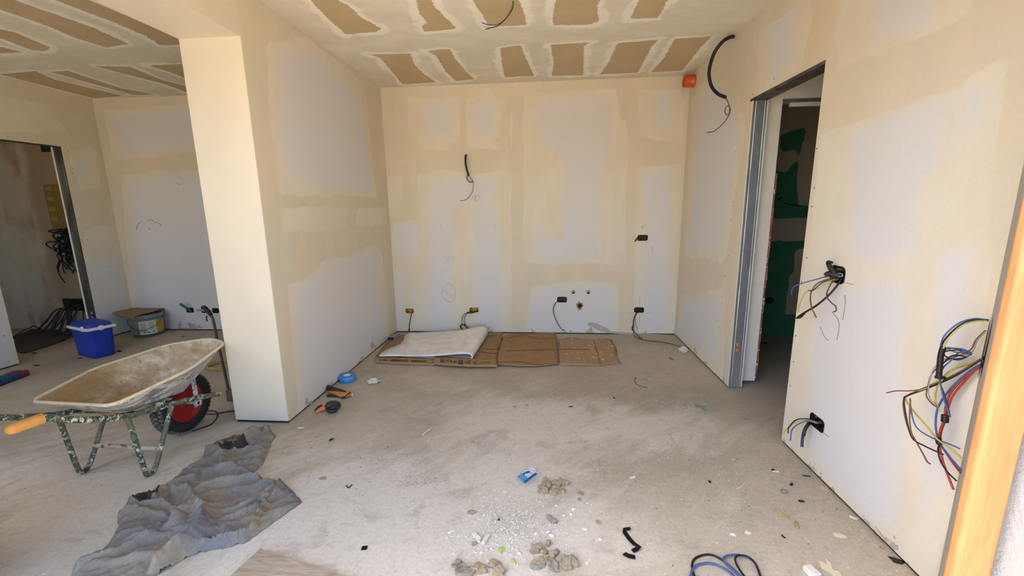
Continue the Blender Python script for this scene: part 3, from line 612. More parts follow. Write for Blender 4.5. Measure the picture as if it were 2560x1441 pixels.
o_ = [bm.verts.new((q[0]+rad[i]*math.cos(2*math.pi*i/N), YB-.001, q[2]-.006+rad[i]*math.sin(2*math.pi*i/N)*1.15+(.012 if i in (6, 7, 8) else 0))) for i in range(N)]
i_ = [bm.verts.new((q[0]+.02*math.cos(2*math.pi*i/N), YB-.004, q[2]+.02*math.sin(2*math.pi*i/N))) for i in range(N)]
for i in range(N): bm.faces.new((o_[i], o_[(i+1) % N], i_[(i+1) % N], i_[i]))
bmesh.ops.recalc_face_normals(bm, faces=bm.faces); bm_obj('foam_collar', bm, splash('orange_foam', srgb(196, 124, 74), srgb(140, 96, 66), .55, 60, .8), e)
bm = bmesh.new(); add_lathe(bm, [(.023, .001), (.023, .02), (.019, .02), (.019, .002), (.0001, .002)], q, (0, -1, 0), 24); bm_obj('pipe', bm, plain('dark_grey_pipe', srgb(74, 72, 74), .45), e)
bm = bmesh.new(); add_lathe(bm, [(.0187, .016), (.0001, .016)], q, (0, -1, 0), 24); bm_obj('pipe_bore', bm, M_DARK, e)
# conduits hanging out of walls and ceiling
e = empty('conduit', on(1, YB, 1165, 388), 'short black conduit with a thin pull wire hanging on the back wall', 'conduit')
tube('conduit_tube', WB([(1166, 388), (1164, 391), (1164, 405), (1166, 420), (1172, 440)], [-.02, .05, .09, .10, .08]), .0105, C_BLACK, e, 10)
tube('pull_wire', WB([(1172, 438), (1167, 440), (1166, 446), (1172, 455), (1182, 456), (1179, 448), (1170, 441), (1169, 448), (1176, 455), (1182, 453), (1183, 466), (1180, 482), (1170, 496), (1160, 501), (1150, 502)], [.08, .09]), .0028, C_BLACK, e)
e = empty('conduit', on(0, XR, 1833, 92), 'long curved black conduit coming out of the right wall under the ceiling', 'conduit')
tube('conduit_tube', [on(0, XR+.01, 1836, 92)]+WX([(1826, 93), (1808, 103), (1787, 130), (1775, 165), (1773, 192), (1780, 218), (1795, 235), (1813, 243)], [.04, .12, .16, .16, .12, .10]), .0125, C_BLACK, e, 10)
tube('pull_wire', WX([(1813, 243), (1820, 256), (1824, 272), (1822, 285), (1815, 286), (1812, 276), (1817, 266), (1823, 267), (1826, 276), (1822, 288), (1812, 304), (1796, 320), (1783, 329), (1768, 331)], [.10, .10]), .0035, plain('dusty_pull_wire', srgb(96, 84, 66), .6), e)
tube('tape_wrap', WX([(1822, 95), (1816, 98)], [.055, .065]), .0132, C_GREY, e, 10)
P0 = on(1, 2.86, 1283, -8); e = empty('ceiling_wires', P0, 'three thin loose wires hanging down from the ceiling boards', 'wires')
for k, (m, pts) in enumerate([(C_BLUE, [(1282, 0), (1278, 22), (1264, 45), (1246, 60), (1222, 62), (1205, 57)]), (C_YG, [(1281, 0), (1279, 24), (1262, 48), (1242, 66), (1224, 69), (1209, 66)]), (C_BLACK, [(1283, 0), (1281, 22), (1266, 45), (1245, 64), (1226, 70), (1213, 73)])]):
    tube('wire', [(P0[0]+k*.003, 2.86, ZC+.01)]+[on(1, 2.86-k*.006, *p) for p in pts], .0028, m, e)
# orange drain stub in the upper corner
Y1 = 4.47; e = empty('drain_stub', on(1, Y1, 1735, 202), 'short orange drain pipe poking out of the right wall in the upper corner', 'pipe')
a = on(0, XR, 1738, 205); a = np.array([XR+.02, 4.42, 2.560]); bm = bmesh.new(); R = .055
add_lathe(bm, [(R, 0), (R, .115), (R*.93, .115), (R*.93, .0), (.0001, 0)], a, (-1, 0, 0), 28)
mo = splash('orange_pvc', srgb(208, 84, 40), srgb(222, 200, 176), .63, 22, .35); bm_obj('pipe', bm, mo, e); bm = bmesh.new(); add_lathe(bm, [(R*1.06, .02), (R*1.06, .03), (R, .031), (R, .019)], a, (-1, 0, 0), 28, closed=True); bm_obj('pipe_collar', bm, mo, e)
# boxes in the right wall
qa = on(0, XR, RB[0][1], RB[0][2]); ja = jbox('black wall box at waist height in the right wall, loose wires spreading', 0, (XR, qa[1], qa[2]), RB[0][3], RB[0][4], 'black', depth=.05)
wr = lambda p, pts, off, r, m, nm='wire', n=7: tube(nm, WX(pts, off), r, m, p, 6, n)
for pts, r, m in [([(2095, 690), (2075, 690), (2040, 699), (2005, 709), (1984, 718), (1979, 730), (1978, 737)], .0028, C_BLUE), ([(2090, 695), (2065, 700), (2040, 712), (2027, 735), (2028, 765), (2036, 785), (2041, 795)], .003, C_BROWN),
                  ([(2092, 697), (2070, 705), (2045, 722), (2020, 728), (2010, 738), (1998, 765), (1996, 780)], .0028, C_YG), ([(2085, 700), (2060, 705), (2040, 720), (2030, 728), (2022, 726)], .0028, C_NAVY),
                  ([(2098, 698), (2082, 705), (2070, 725), (2067, 742), (2078, 757), (2089, 766), (2090, 777), (2084, 780)], .003, C_BROWN), ([(2105, 695), (2090, 718), (2068, 742), (2040, 765), (2010, 783), (1992, 796)], .0048, C_BLACK)]:
    wr(ja, pts, [.0, .05, .09, .08], r, m)
tube('cable_end', WX([(2012, 782), (2000, 792), (1991, 796)], .08), [.006, .010, .004], C_BLACK, ja, 8); tube('tape_wrap', WX([(2100, 688), (2085, 687), (2072, 685), (2062, 690)], [.0, .03, .05]), [.02, .02, .014, .01], C_BLACKM if False else C_BLACK, ja, 8)
tube('sheath_flap', WX([(2088, 684), (2081, 676), (2075, 668), (2070, 656), (2080, 657)], [.02, .05]), [.012, .014, .012, .009, .006], C_BLACK, ja, 6); tube('wire', WX([(2088, 686), (2094, 684), (2104, 685), (2106, 690), (2098, 692), (2090, 690)], .012), .003, C_GREY, ja)
qb = on(0, XR, RB[1][1], RB[1][2]); jb = jbox('black wall box low in the right wall by the doorway, tilted cover and four wires', 0, (XR, qb[1], qb[2]), RB[1][3], RB[1][4], 'black', depth=.05)
for pts, r, m in [([(2045, 1056), (2025, 1049), (2000, 1048), (1985, 1054), (1972, 1070), (1970, 1084)], .003, C_BLACK), ([(2044, 1058), (2022, 1052), (1998, 1053), (1980, 1062), (1965, 1075), (1958, 1086)], .003, C_YG),
                  ([(2044, 1060), (2020, 1054), (1998, 1060), (1980, 1075), (1976, 1103)], .003, C_BLUE)]: wr(jb, pts, [.0, .06, .08], r, m)
tube('cable', WX([(2030, 1052), (2018, 1065), (2010, 1080), (2006, 1100), (2005, 1118)], [.0, .05, .06]), .007, C_NAVY, jb, 8); tube('sheath', WX([(2028, 1054), (2020, 1062), (2012, 1076), (2009, 1090)], [.0, .05, .062]), .0085, C_BLACK, jb, 8)
# broken slot in the splayed reveal with the big bundle of wires
def SP(x, y, off):
    """a point off the splay surface, along its normal, seen at the pixel"""
    n = np.array([-.742, .670, 0]); p0 = np.array([1.405, 1.402, 0]); d = ray(x, y); t = (off-n@(CAM0-p0))/(n@d); return CAM0+d*t
def WS(pts, off): return [on(0, XR-d, *p) for p, d in zip(pts, np.interp(np.linspace(0, 1, len(pts)), np.linspace(0, 1, len(off)), off))]
slot = np.array([1.352, 1.348, .93]); e = empty('wall_slot', slot, 'large bundle of coloured wires spilling from a dark slot beside the wooden post', 'wires')
nrm = np.array([-.742, .670, 0]); tan_ = np.array([-.670, -.742, 0]); bm = bmesh.new()
add_b = [(-.03, .88), (-.035, .93), (-.02, 1.02), (-.004, 1.06), (.012, 1.02), (.016, .95), (.004, .87), (-.012, .845)]
q = [bm.verts.new(slot*[1, 1, 0]+tan_*s*1.3+nrm*.002+np.array([0, 0, z])) for s, z in add_b]; bm.faces.new(q); q2 = [bm.verts.new(v.co+V(nrm)*-.001) for v in q]
bmesh.ops.recalc_face_normals(bm, faces=bm.faces); bm_obj('slot_hole', bm, M_DARK, e)
bm = bmesh.new(); bm.faces.new([bm.verts.new(p) for p in WX([(2473, 855), (2474, 880), (2470, 905), (2464, 912), (2461, 900), (2466, 875)], .0012)]); bmesh.ops.recalc_face_normals(bm, faces=bm.faces); bm_obj('slot_edge', bm, M_DARK, e)
bundle = [(C_BLACK, .0042, [(2472, 802), (2440, 800), (2405, 810), (2370, 840), (2354, 865), (2350, 900), (2347, 935)], [.02, .06, .10, .12]), (C_BLUE, .0036, [(2472, 800), (2436, 797), (2398, 808), (2364, 836), (2352, 862), (2349, 900)], [.02, .06, .10, .12]), (C_YG, .0036, [(2471, 802), (2436, 804), (2404, 815), (2372, 845), (2358, 872)], [.02, .06, .10, .12]),
 (C_BROWN, .0034, [(2464, 826), (2440, 850), (2427, 874), (2400, 888), (2362, 905), (2330, 935), (2320, 965), (2316, 990), (2330, 1010), (2345, 1020)], [.02, .06, .09]), (C_GREY, .0034, [(2465, 828), (2443, 852), (2429, 880), (2395, 874), (2368, 869), (2385, 880), (2420, 884), (2375, 893), (2340, 915), (2325, 950), (2322, 990), (2340, 1015)], [.02, .06, .09]),
 (C_BLUE, .0036, [(2430, 884), (2405, 873), (2372, 872), (2358, 882), (2370, 895), (2400, 900), (2425, 885), (2400, 880), (2380, 900), (2358, 920), (2350, 945), (2352, 965), (2360, 1000), (2376, 1043)], [.07, .09]), (C_BLACK, .0034, [(2428, 888), (2400, 876), (2362, 880), (2366, 893), (2390, 898), (2415, 893), (2380, 890), (2355, 912)], [.07, .09]),
 (C_BROWN, .004, [(2472, 886), (2440, 905), (2400, 930), (2350, 955), (2300, 975), (2262, 995), (2260, 1030), (2272, 1075), (2285, 1095), (2310, 1140), (2318, 1155), (2325, 1160)], [.02, .10, .14]), (C_BLACK, .004, [(2471, 890), (2430, 915), (2380, 945), (2310, 975), (2268, 990), (2260, 1000), (2266, 1045), (2280, 1095), (2310, 1115), (2358, 1137)], [.02, .10, .13]),
 (C_YG, .0045, [(2472, 906), (2440, 908), (2400, 915), (2360, 940), (2320, 968), (2280, 985), (2264, 998), (2285, 1030), (2320, 1070), (2345, 1100), (2380, 1125), (2408, 1150)], [.02, .09, .12]), (C_BLUE, .0038, [(2275, 996), (2278, 1030), (2292, 1070), (2330, 1095), (2360, 1106), (2390, 1118), (2400, 1123)], [.12, .1]),
 (C_YG, .0042, [(2470, 905), (2420, 912), (2372, 930), (2344, 965), (2338, 1000), (2345, 1018)], [.02, .08]), (C_YG, .0036, [(2380, 925), (2352, 955), (2336, 985), (2342, 1010), (2350, 1030)], [.08, .08]), (C_BROWN, .0034, [(2300, 975), (2270, 978), (2240, 978), (2216, 983)], [.12, .14]),
 (C_BLUE, .005, [(2472, 908), (2440, 918), (2405, 945), (2370, 980), (2345, 1020), (2339, 1060), (2343, 1090), (2350, 1110), (2380, 1150), (2406, 1180)], [.02, .06, .07]), (C_RED, .0055, [(2470, 912), (2435, 925), (2400, 955), (2375, 985), (2364, 1020), (2362, 1045), (2350, 1080), (2348, 1110), (2356, 1150), (2370, 1190), (2384, 1225)], [.02, .06, .07]),
 (C_RED, .005, [(2472, 914), (2440, 924), (2406, 960), (2382, 990), (2370, 1022), (2364, 1050), (2353, 1080), (2352, 1110), (2370, 1140), (2385, 1162), (2402, 1184)], [.02, .05, .06]), (C_BLACK, .0042, [(2350, 1105), (2345, 1125), (2352, 1155), (2370, 1182), (2391, 1203)], [.07, .07]), (C_NAVY, .004, [(2352, 965), (2362, 990), (2370, 1020), (2376, 1043)], [.08, .08]),
 (C_BROWN, .0036, [(2276, 1000), (2274, 1040), (2276, 1070), (2282, 1095)], [.13, .12])]
for m, r, pts, off in bundle: tube('wire', WS(pts, off), r*.62, m, e, 6, 6)
tube('tape_wrap', WS([(2358, 868), (2352, 890), (2349, 920), (2347, 945)], [.115, .115]), .008, C_BLACK, e, 8); tube('tape_wrap', WS([(2340, 943), (2362, 946)], [.1, .1]), .006, C_BLACK, e, 6); tube('tape_wrap', WS([(2363, 1038), (2362, 1056)], [.066, .066]), .010, C_BLACK, e, 8); tube('tape_wrap', WS([(2344, 1094), (2350, 1112)], [.07, .07]), .009, C_BLACK, e, 8)
tube('tape_wrap', WS([(2474, 885), (2470, 900), (2468, 910)], [.0, .015, .02]), .008, C_BLACK, e, 8)

# ---------------------------------------------------------------- timber of the opening
bm = bmesh.new(); add_box(bm, (1.140, 1.098, 0), (1.240, 1.130, 2.34), 0, .013, seg=4)
post = bm_obj('wooden_post', bm, M_POST); tag(post, 'tall orange pine board lining the edge of the opening, beside the grey reveal', 'board')
# shift so that its left edge follows the sight line found above

# ---------------------------------------------------------------- wheelbarrow
M_GRN = splash('green_paint_mortar', srgb(44, 74, 60), srgb(216, 210, 192), .525, 48, .5, third=srgb(96, 98, 76))
M_GRN2 = splash('mortar_on_green', srgb(196, 188, 168), srgb(70, 76, 60), .55, 30, .7)
M_TRAY_OUT = splash('splashed_zinc', srgb(128, 132, 140), srgb(214, 214, 214), .50, 24, .5, third=srgb(168, 170, 174), stretch=(1, .5, 1.3))
M_TRAY_IN = splash('mortar_crust', srgb(190, 168, 132), srgb(222, 212, 192), .53, 9, .9, third=srgb(166, 138, 96), bump=.8, soft=.09)
mi = M_TRAY_IN.node_tree; bs = mi.nodes['Principled BSDF']; src = bs.inputs['Base Color'].links[0].from_socket
vo = mi.nodes.new('ShaderNodeTexNoise'); vo.inputs['Scale'].default_value = 55; vo.inputs['Detail'].default_value = 6; vo.inputs['Roughness'].default_value = .7; gp_ = mi.nodes.new('ShaderNodeNewGeometry'); mi.links.new(gp_.outputs['Position'], vo.inputs['Vector'])
mr = mi.nodes.new('ShaderNodeMapRange'); mr.inputs['From Min'].default_value = .58; mr.inputs['From Max'].default_value = .66; mr.inputs['To Max'].default_value = .7; mi.links.new(vo.outputs[0], mr.inputs['Value'])
mx = mi.nodes.new('ShaderNodeMix'); mx.data_type = 'RGBA'; mi.links.new(mr.outputs[0], mx.inputs[0]); mi.links.new(src, mx.inputs[6]); mx.inputs[7].default_value = srgb(112, 98, 80); mi.links.new(mx.outputs[2], bs.inputs['Base Color'])
M_RIM = splash('rim_mortar', srgb(218, 204, 172), srgb(190, 176, 146), .6, 30, .8)
M_TYRE = plain('tyre_rubber', srgb(34, 33, 34), .75, var=.3, scale=50); M_RED = plain('red_enamel', srgb(150, 28, 30), .35, var=.25, scale=12)
wc = np.array([-2.335, 2.335, .197])
wb = empty('wheelbarrow', (wc[0], 1.9, 0), 'mortar-caked builder wheelbarrow with a red wheel, standing before the pillar', 'wheelbarrow')
RX, LX = -2.135, -2.53     # right and left side tubes
def side(x, rear, fend):
    return [(x+rear, 1.395, .548), (x+rear*.7, 1.49, .543), (x, 1.56, .500), (x, 1.68, .436), (x, 1.83, .375), (x, 1.95, .350), (x, 2.10, .315), (x, 2.25, .276), (x+fend, 2.40, .232)]
fr = tube('frame_tube', side(RX, -.01, .01), .0155, M_GRN, wb, 12); fl_ = tube('frame_tube', side(LX, -.18, -.01), .0155, M_GRN, wb, 12)
tube('grip', [(RX-.013, 1.385, .553), (RX-.01, 1.392, .552), (RX-.010, 1.478, .545), (RX-.007, 1.49, .545)], [.022, .023, .023, .021], plain('orange_rubber', srgb(224, 160, 84), .6, var=.2, scale=25), wb, 14)
tube('grip', [(LX-.185, 1.385, .553), (LX-.18, 1.392, .552), (LX-.17, 1.48, .545)], [.0205, .023, .023], bpy.data.materials['orange_rubber'], wb, 14)
for x in (RX, LX):
    tube('leg', [(x, 1.815, .37), (x, 1.825, .30), (x, 1.842, .12), (x, 1.852, .032), (x, 1.866, .015), (x, 1.89, .015), (x, 1.915, .04), (x, 1.97, .14), (x, 2.045, .28), (x, 2.065, .315)], .0125, M_GRN, wb, 10)
tube('cross_bar', [(LX, 1.955, .118), (RX, 1.955, .112)], .0125, M_GRN2, wb, 10, straight=True)
# tray: rings from the rim down
def ring(pts, z, r=.05, n=5):
    """rounded polygon; z per corner"""
    out = []; m = len(pts)
    for i in range(m):
        p, a, b = (np.array(pts[j] + (z[j],)) for j in (i, (i-1) % m, (i+1) % m)); ra = min(r, np.linalg.norm(a-p)/2.2, np.linalg.norm(b-p)/2.2)
        s = p+(a-p)/np.linalg.norm(a-p)*ra; e_ = p+(b-p)/np.linalg.norm(b-p)*ra
        for t in np.linspace(0, 1, n): out.append((1-t)**2*s+2*t*(1-t)*p+t*t*e_)
    return out
rimc = [(-2.525, 1.72), (-2.065, 1.70), (-2.015, 2.10), (-2.07, 2.44), (-2.22, 2.50), (-2.44, 2.40), (-2.60, 2.08)]; rimz = [.497, .497, .525, .565, .575, .560, .520]
midc = [(-2.49, 1.79), (-2.13, 1.775), (-2.10, 2.08), (-2.13, 2.35), (-2.24, 2.40), (-2.42, 2.32), (-2.52, 2.06)]; midz = [.43, .43, .435, .445, .45, .445, .44]
botc = [(-2.45, 1.86), (-2.18, 1.85), (-2.165, 2.04), (-2.18, 2.21), (-2.25, 2.24), (-2.40, 2.20), (-2.46, 2.02)]; botz = [.378, .376, .362, .335, .335, .340, .368]
def shell(off, flip, name, mat):
    bm = bmesh.new(); R = []
    for c, z, r in ((rimc, rimz, .06), (midc, midz, .07), (botc, botz, .06)):
        rg = ring(c, z, r); cen = np.mean(rg, 0); R.append([cen+(p-cen)*(1-off/np.linalg.norm((p-cen)[:2])*np.array([1, 1, 0]))+np.array([0, 0, off*1.0 if r != .06 or c is botc else 0]) for p in rg])
    # smooth in-between rings
    full = []
    for k in range(2):
        for t in np.linspace(0, 1, 7, endpoint=False):
            A, B = R[k], R[k+1]; full.append([a*(1-t)+b*t for a, b in zip(A, B)])
    full.append(R[2]); n = len(full[0]); vs_ = []
    for i, rg in enumerate(full): vs_.append([bm.verts.new(p+np.array([0, 0, .004*pn(p[0]*14+off*9, p[1]*14)])) for p in rg])
    for A, B in zip(vs_[:-1], vs_[1:]):
        for i in range(n): bm.faces.new((A[i], A[(i+1) % n], B[(i+1) % n], B[i]))
    cc = bm.verts.new(np.mean(full[-1], 0))
    for i in range(n): bm.faces.new((vs_[-1][i], vs_[-1][(i+1) % n], cc))
    for f in bm.faces: f.smooth = True
    bmesh.ops.recalc_face_normals(bm, faces=bm.faces)
    if flip: bmesh.ops.reverse_faces(bm, faces=bm.faces)
    return bm_obj(name, bm, mat, wb)
shell(0, False, 'tray_outside', M_TRAY_OUT); shell(.006, True, 'tray_lining', M_TRAY_IN)
rp = ring(rimc, rimz, .06); tube('tray_rim', rp+[rp[0], rp[1]], .0085, M_RIM, wb, 8, 3)
# dried mortar left in the bottom
bm = bmesh.new(); bmesh.ops.create_icosphere(bm, subdivisions=4, radius=1)
for v in bm.verts: v.co = Vector((-2.31+v.co.x*.135*(1+.1*pn(v.co.x*3, v.co.y*3)), 2.0+v.co.y*.155, .372+v.co.z*.02*(1+.8*pn(v.co.x*4, v.co.y*4)))); 
for f in bm.faces: f.smooth = True
bm_obj('dried_mortar', bm, plain('brown_mortar', srgb(170, 138, 92), .9, var=.3, scale=30), wb)
# wheel
bm = bmesh.new(); R = .197; prof = [(.118, -.030), (.135, -.041), (.160, -.0435), (.180, -.040), (.190, -.028), (.1935, 0), (.190, .028), (.180, .040), (.160, .0435), (.135, .041), (.118, .030)]
add_lathe(bm, prof, wc, (1, 0, 0), 56); tyre = bm_obj('tyre', bm, M_TYRE, wb)
bm = bmesh.new()
for i in range(44):
    a = 2*math.pi*i/44
    for s, hx in ((-1, .026), (0, 0), (1, .026)):
        aa = a+(math.pi/44 if s == 0 else 0); M = Matrix.Translation(V(wc)) @ Matrix.Rotation(aa, 4, 'X')
        b2 = bmesh.new(); bmesh.ops.create_cube(b2, size=1)
        for v in b2.verts: v.co = Vector((s*hx+v.co.x*(.021 if s else .022), v.co.y*.019, (.1915 if s == 0 else .1885)+v.co.z*.010))
        b2.transform(M); merge(bm, b2)
tag(bm_obj('tread_blocks', bm, splash('dusty_tread', srgb(112, 112, 116), srgb(48, 48, 50), .52, 12, .8, bump=.1), tyre), kind='stuff')
bm = bmesh.new(); add_lathe(bm, [(.0001, .026), (.030, .026), (.034, .012), (.050, .008), (.085, .016), (.108, .020), (.119, .034), (.123, .034), (.123, -.034), (.119, -.034), (.108, -.020), (.085, -.016), (.050, -.008), (.034, -.012), (.030, -.026), (.0001, -.026)], wc, (1, 0, 0), 48); hub = bm_obj('wheel_disc', bm, M_RED, wb)
tube('valve', [wc+np.array([.018, -.075, .015]), wc+np.array([.034, -.098, .02])], .004, C_BLACK, hub, 8)
tube('axle', [(-2.225, wc[1], wc[2]), (-2.445, wc[1], wc[2])], .010, M_TRAY_OUT, wb, 10)
for x in (-2.232, -2.438):
    box('axle_strap', (x-.003, wc[1]-.019, wc[2]-.02), (x+.003, wc[1]+.012, .40), M_TRAY_OUT, wb, .001)
    box('axle_bracket', (x-.006, wc[1]-.026, wc[2]-.022), (x+.007, wc[1]+.026, wc[2]+.012), M_TRAY_OUT, wb, .003)
for y in (1.90, 2.06): box('tray_support', (LX, y-.014, .350), (RX, y+.014, .357), M_GRN, wb)
for x in (RX, LX): box('tray_support', (x-.012 if x == RX else x-.01, 1.86, .352), (x+.01, 2.02, .372), M_GRN, wb)

# ---------------------------------------------------------------- cool box
M_COOL = splash('blue_plastic_dusty', srgb(28, 62, 176), srgb(104, 126, 206), .70, 14, .42, soft=.12, bump=.05); M_COOLW = plain('white_plastic', srgb(226, 224, 220), .45, var=.06)
F0 = np.array([-4.385, 3.535, 0]); u_ = np.array([-.946, .324, 0]); v_ = np.array([.324, .946, 0])
cb = empty('cool_box', F0+u_*.19+v_*.12, 'blue plastic cool box with a white carrying handle, beside the left doorway', 'cool box')
MC = Matrix(((u_[0], v_[0], 0, F0[0]), (u_[1], v_[1], 0, F0[1]), (0, 0, 1, 0), (0, 0, 0, 1)))
def taper(name, lv, mats, bevel, parent):
    """box lofted through levels (z, inset)"""
    bm = bmesh.new(); rgs = []
    for z, s in lv:
        rgs.append([bm.verts.new((.185+x, .10+y, z)) for x, y in rr(.37-2*s, .21-2*s, .035, 5)])
    n = len(rgs[0])
    for A, B in zip(rgs[:-1], rgs[1:]):
        for i in range(n): f = bm.faces.new((A[i], A[(i+1) % n], B[(i+1) % n], B[i])); f.smooth = True
    bm.faces.new(rgs[0][::-1]); bm.faces.new(rgs[-1]); bm.transform(MC); bmesh.ops.recalc_face_normals(bm, faces=bm.faces); return bm_obj(name, bm, mats, parent)
taper('body', [(0, .026), (.008, .018), (.10, .014), (.27, .006), (.272, .004), (.285, .004)], M_COOL, 0, cb)
taper('rim_band', [(.285, .0), (.285, -.006), (.312, -.006), (.313, .0)], M_COOLW, 0, cb); taper('lid', [(.313, .004), (.330, .008), (.345, .016), (.349, .030), (.346, .034), (.346, .05)], M_COOL, 0, cb)
bm = bmesh.new()
for y in (-.008, .208): add_lathe(bm, [(.0001, .0), (.026, .0), (.028, -.006), (.028, -.012)], (.10, y, .30), (0, -1 if y < 0 else 1, 0), 20)
add_lathe(bm, [(.0001, .0), (.024, .0), (.026, -.006), (.026, -.010)], (-.009, .10, .30), (-1, 0, 0), 20)
for lo_, hi_ in (((-.002, -.013, .288), (.372, -.005, .314)), ((-.011, -.013, .288), (-.003, .214, .312))): add_box(bm, lo_, hi_, 0, .003)
bm.transform(MC); bm_obj('handle', bm, M_COOLW, cb)

# ---------------------------------------------------------------- bucket with cardboard on top
bc = np.array([-4.640, 4.365, 0]); bk = empty('plaster_bucket', bc, 'grey plastic filler bucket with a white and yellow label, against the far wall', 'bucket')
prof = [(.0001, .002), (.138, .002), (.140, .006), (.146, .05), (.152, .20), (.153, .215), (.160, .216), (.160, .232), (.154, .233), (.155, .250), (.158, .256), (.152, .256), (.148, .232), (.140, .02), (.0001, .015)]
bm = bmesh.new(); add_lathe(bm, prof, bc, (0, 0, 1), 48); bm_obj('body', bm, splash('grey_bucket', srgb(136, 142, 146), srgb(196, 196, 190), .62, 12, .5), bk)
def arcband(name, a0, a1, z0, z1, dr, mat, parent, n=14):
    bm = bmesh.new(); rb = lambda z: (.146+(z-.05)/.15*.006)+dr
    A = [(bm.verts.new((bc[0]+rb(z0)*math.cos(math.radians(a)), bc[1]+rb(z0)*math.sin(math.radians(a)), z0)), bm.verts.new((bc[0]+rb(z1)*math.cos(math.radians(a)), bc[1]+rb(z1)*math.sin(math.radians(a)), z1))) for a in np.linspace(a0, a1, n)]
    for p, q in zip(A[:-1], A[1:]): f = bm.faces.new((p[0], q[0], q[1], p[1])); f.smooth = True
    bmesh.ops.recalc_face_normals(bm, faces=bm.faces); return bm_obj(name, bm, mat, parent)
lab = arcband('label', -72, -12, .035, .19, .0015, plain('label_white', srgb(222, 222, 216), .5, var=.05), bk); arcband('label_yellow', -12, 42, .035, .19, .0018, plain('label_yellow', srgb(196, 176, 62), .5), bk)
arcband('label_green_band', -110, 42, .012, .034, .0016, plain('label_green', srgb(58, 106, 62), .5), bk)
for k in range(9): arcband('printed_line', -66, -44-(k % 3)*3, .166-k*.009, .169-k*.009, .0024, M_PENCIL, lab, 5); arcband('printed_line', -38, -20-(k % 2)*4, .166-k*.009, .169-k*.009, .0024, M_PENCIL, lab, 5)
arcband('printed_line', -70, -46, .078, .084, .0026, C_BLACK, lab, 5)
for a in (-60, -46, -28): arcband('printed_mark', a, a+8, .055, .066, .0026, plain('print_dark', srgb(70, 78, 60), .6), lab, 4)
tube('bail_handle', [(bc[0]+.162*math.cos(a), bc[1]+.162*math.sin(a), .225-.13*math.sin((a-math.radians(-150))/math.radians(180)*math.pi)) for a in np.linspace(math.radians(-150), math.radians(30), 14)], .0025, M_STEEL_D, bk)
bm = bmesh.new(); add_lathe(bm, [(.155, .250), (.1585, .258), (.150, .262), (.150, .256)], bc, (0, 0, 1), 48, closed=True); bm_obj('green_bag_edge', bm, M_GREEN_BRIGHT, bk)
from mathutils import geometry
def sheet(name, poly, h, mats, thick=.004, step=.02, parent=None, jag=.0, smooth=True, zrel=True):
    """thin sheet over a world-plan outline; h(P)->z of its top face"""
    poly = np.array(poly, float); b = []
    for i in range(len(poly)):
        a, c = poly[i], poly[(i+1) % len(poly)]; n = max(1, int(np.linalg.norm(c-a)/step)); d = (c-a)/max(np.linalg.norm(c-a), 1e-6); nn = np.array([-d[1], d[0]])
        for t in np.arange(n)/n: p = a+(c-a)*t; b.append(p+nn*jag*(pn(p[0]*40, p[1]*40)+.5*pn(p[0]*110, p[1]*110)))
    b = np.array(b); lo_, hi_ = b.min(0), b.max(0); G = np.stack(np.meshgrid(np.arange(lo_[0], hi_[0], step), np.arange(lo_[1], hi_[1], step), indexing='ij'), -1).reshape(-1, 2)
    G = G+rng.uniform(-.15, .15, G.shape)*step; G = G[poly_sdf(G, b) < -step*.4]; P = np.vstack([b, G])
    r = geometry.delaunay_2d_cdt([Vector(p) for p in P], [], [list(range(len(b)))], 1, 1e-6); Q = np.array([(v.x, v.y) for v in r[0]]); F = [list(f) for f in r[2]]
    z = h(Q); n = len(Q); top = np.c_[Q, z]; bot = np.c_[Q, z-thick]; E = {}
    for f in F:
        for i in range(len(f)): E[(f[i], f[(i+1) % len(f)])] = 1
    side = [(a, b_, b_+n, a+n)[::-1] for (a, b_) in E if (b_, a) not in E]
    bm = bmesh.new(); vs_ = [bm.verts.new(p) for p in np.vstack([top, bot])]
    for f in F: g = bm.faces.new([vs_[i] for i in f]); g.smooth = smooth
    for f in F: g = bm.faces.new([vs_[i+n] for i in f[::-1]]); g.smooth = smooth
    for f in side: bm.faces.new([vs_[i] for i in f])
    bmesh.ops.recalc_face_normals(bm, faces=bm.faces); return bm_obj(name, bm, mats, parent)
M_CARD = splash('brown_cardboard', srgb(160, 126, 88), srgb(146, 112, 76), .55, 12, .85, bump=.15, soft=.12)
M_CARD2 = splash('stained_cardboard', srgb(168, 136, 102), srgb(206, 192, 162), .57, 13, .88, bump=.2, soft=.03)
M_CARDP = plain('printed_cardboard', srgb(164, 134, 92), .85, var=.12, scale=25)
M_CREASE = plain('crease_brown', srgb(74, 52, 36), .9)
cpts = [on(2, .265, *p)[:2] for p in [(283, 783), (330, 772), (365, 768), (400, 760), (423, 760), (424, 766), (410, 773), (372, 784), (345, 790), (335, 799), (300, 790)]]
hb = lambda P: .272+.012*pn(P[:, 0]*9, P[:, 1]*9)+.012*np.abs(pn(P[:, 0]*18+3, P[:, 1]*18))
cs = sheet('torn_cardboard', cpts, hb, M_CARD, .004, .015, None, .01); tag(cs, 'torn brown cardboard sheet laid over the top of the filler bucket', 'cardboard')
tube('rolled_edge', [on(2, .275, 282, 783), on(2, .275, 300, 785), on(2, .272, 316, 789)], .010, M_CARD, cs, 8)

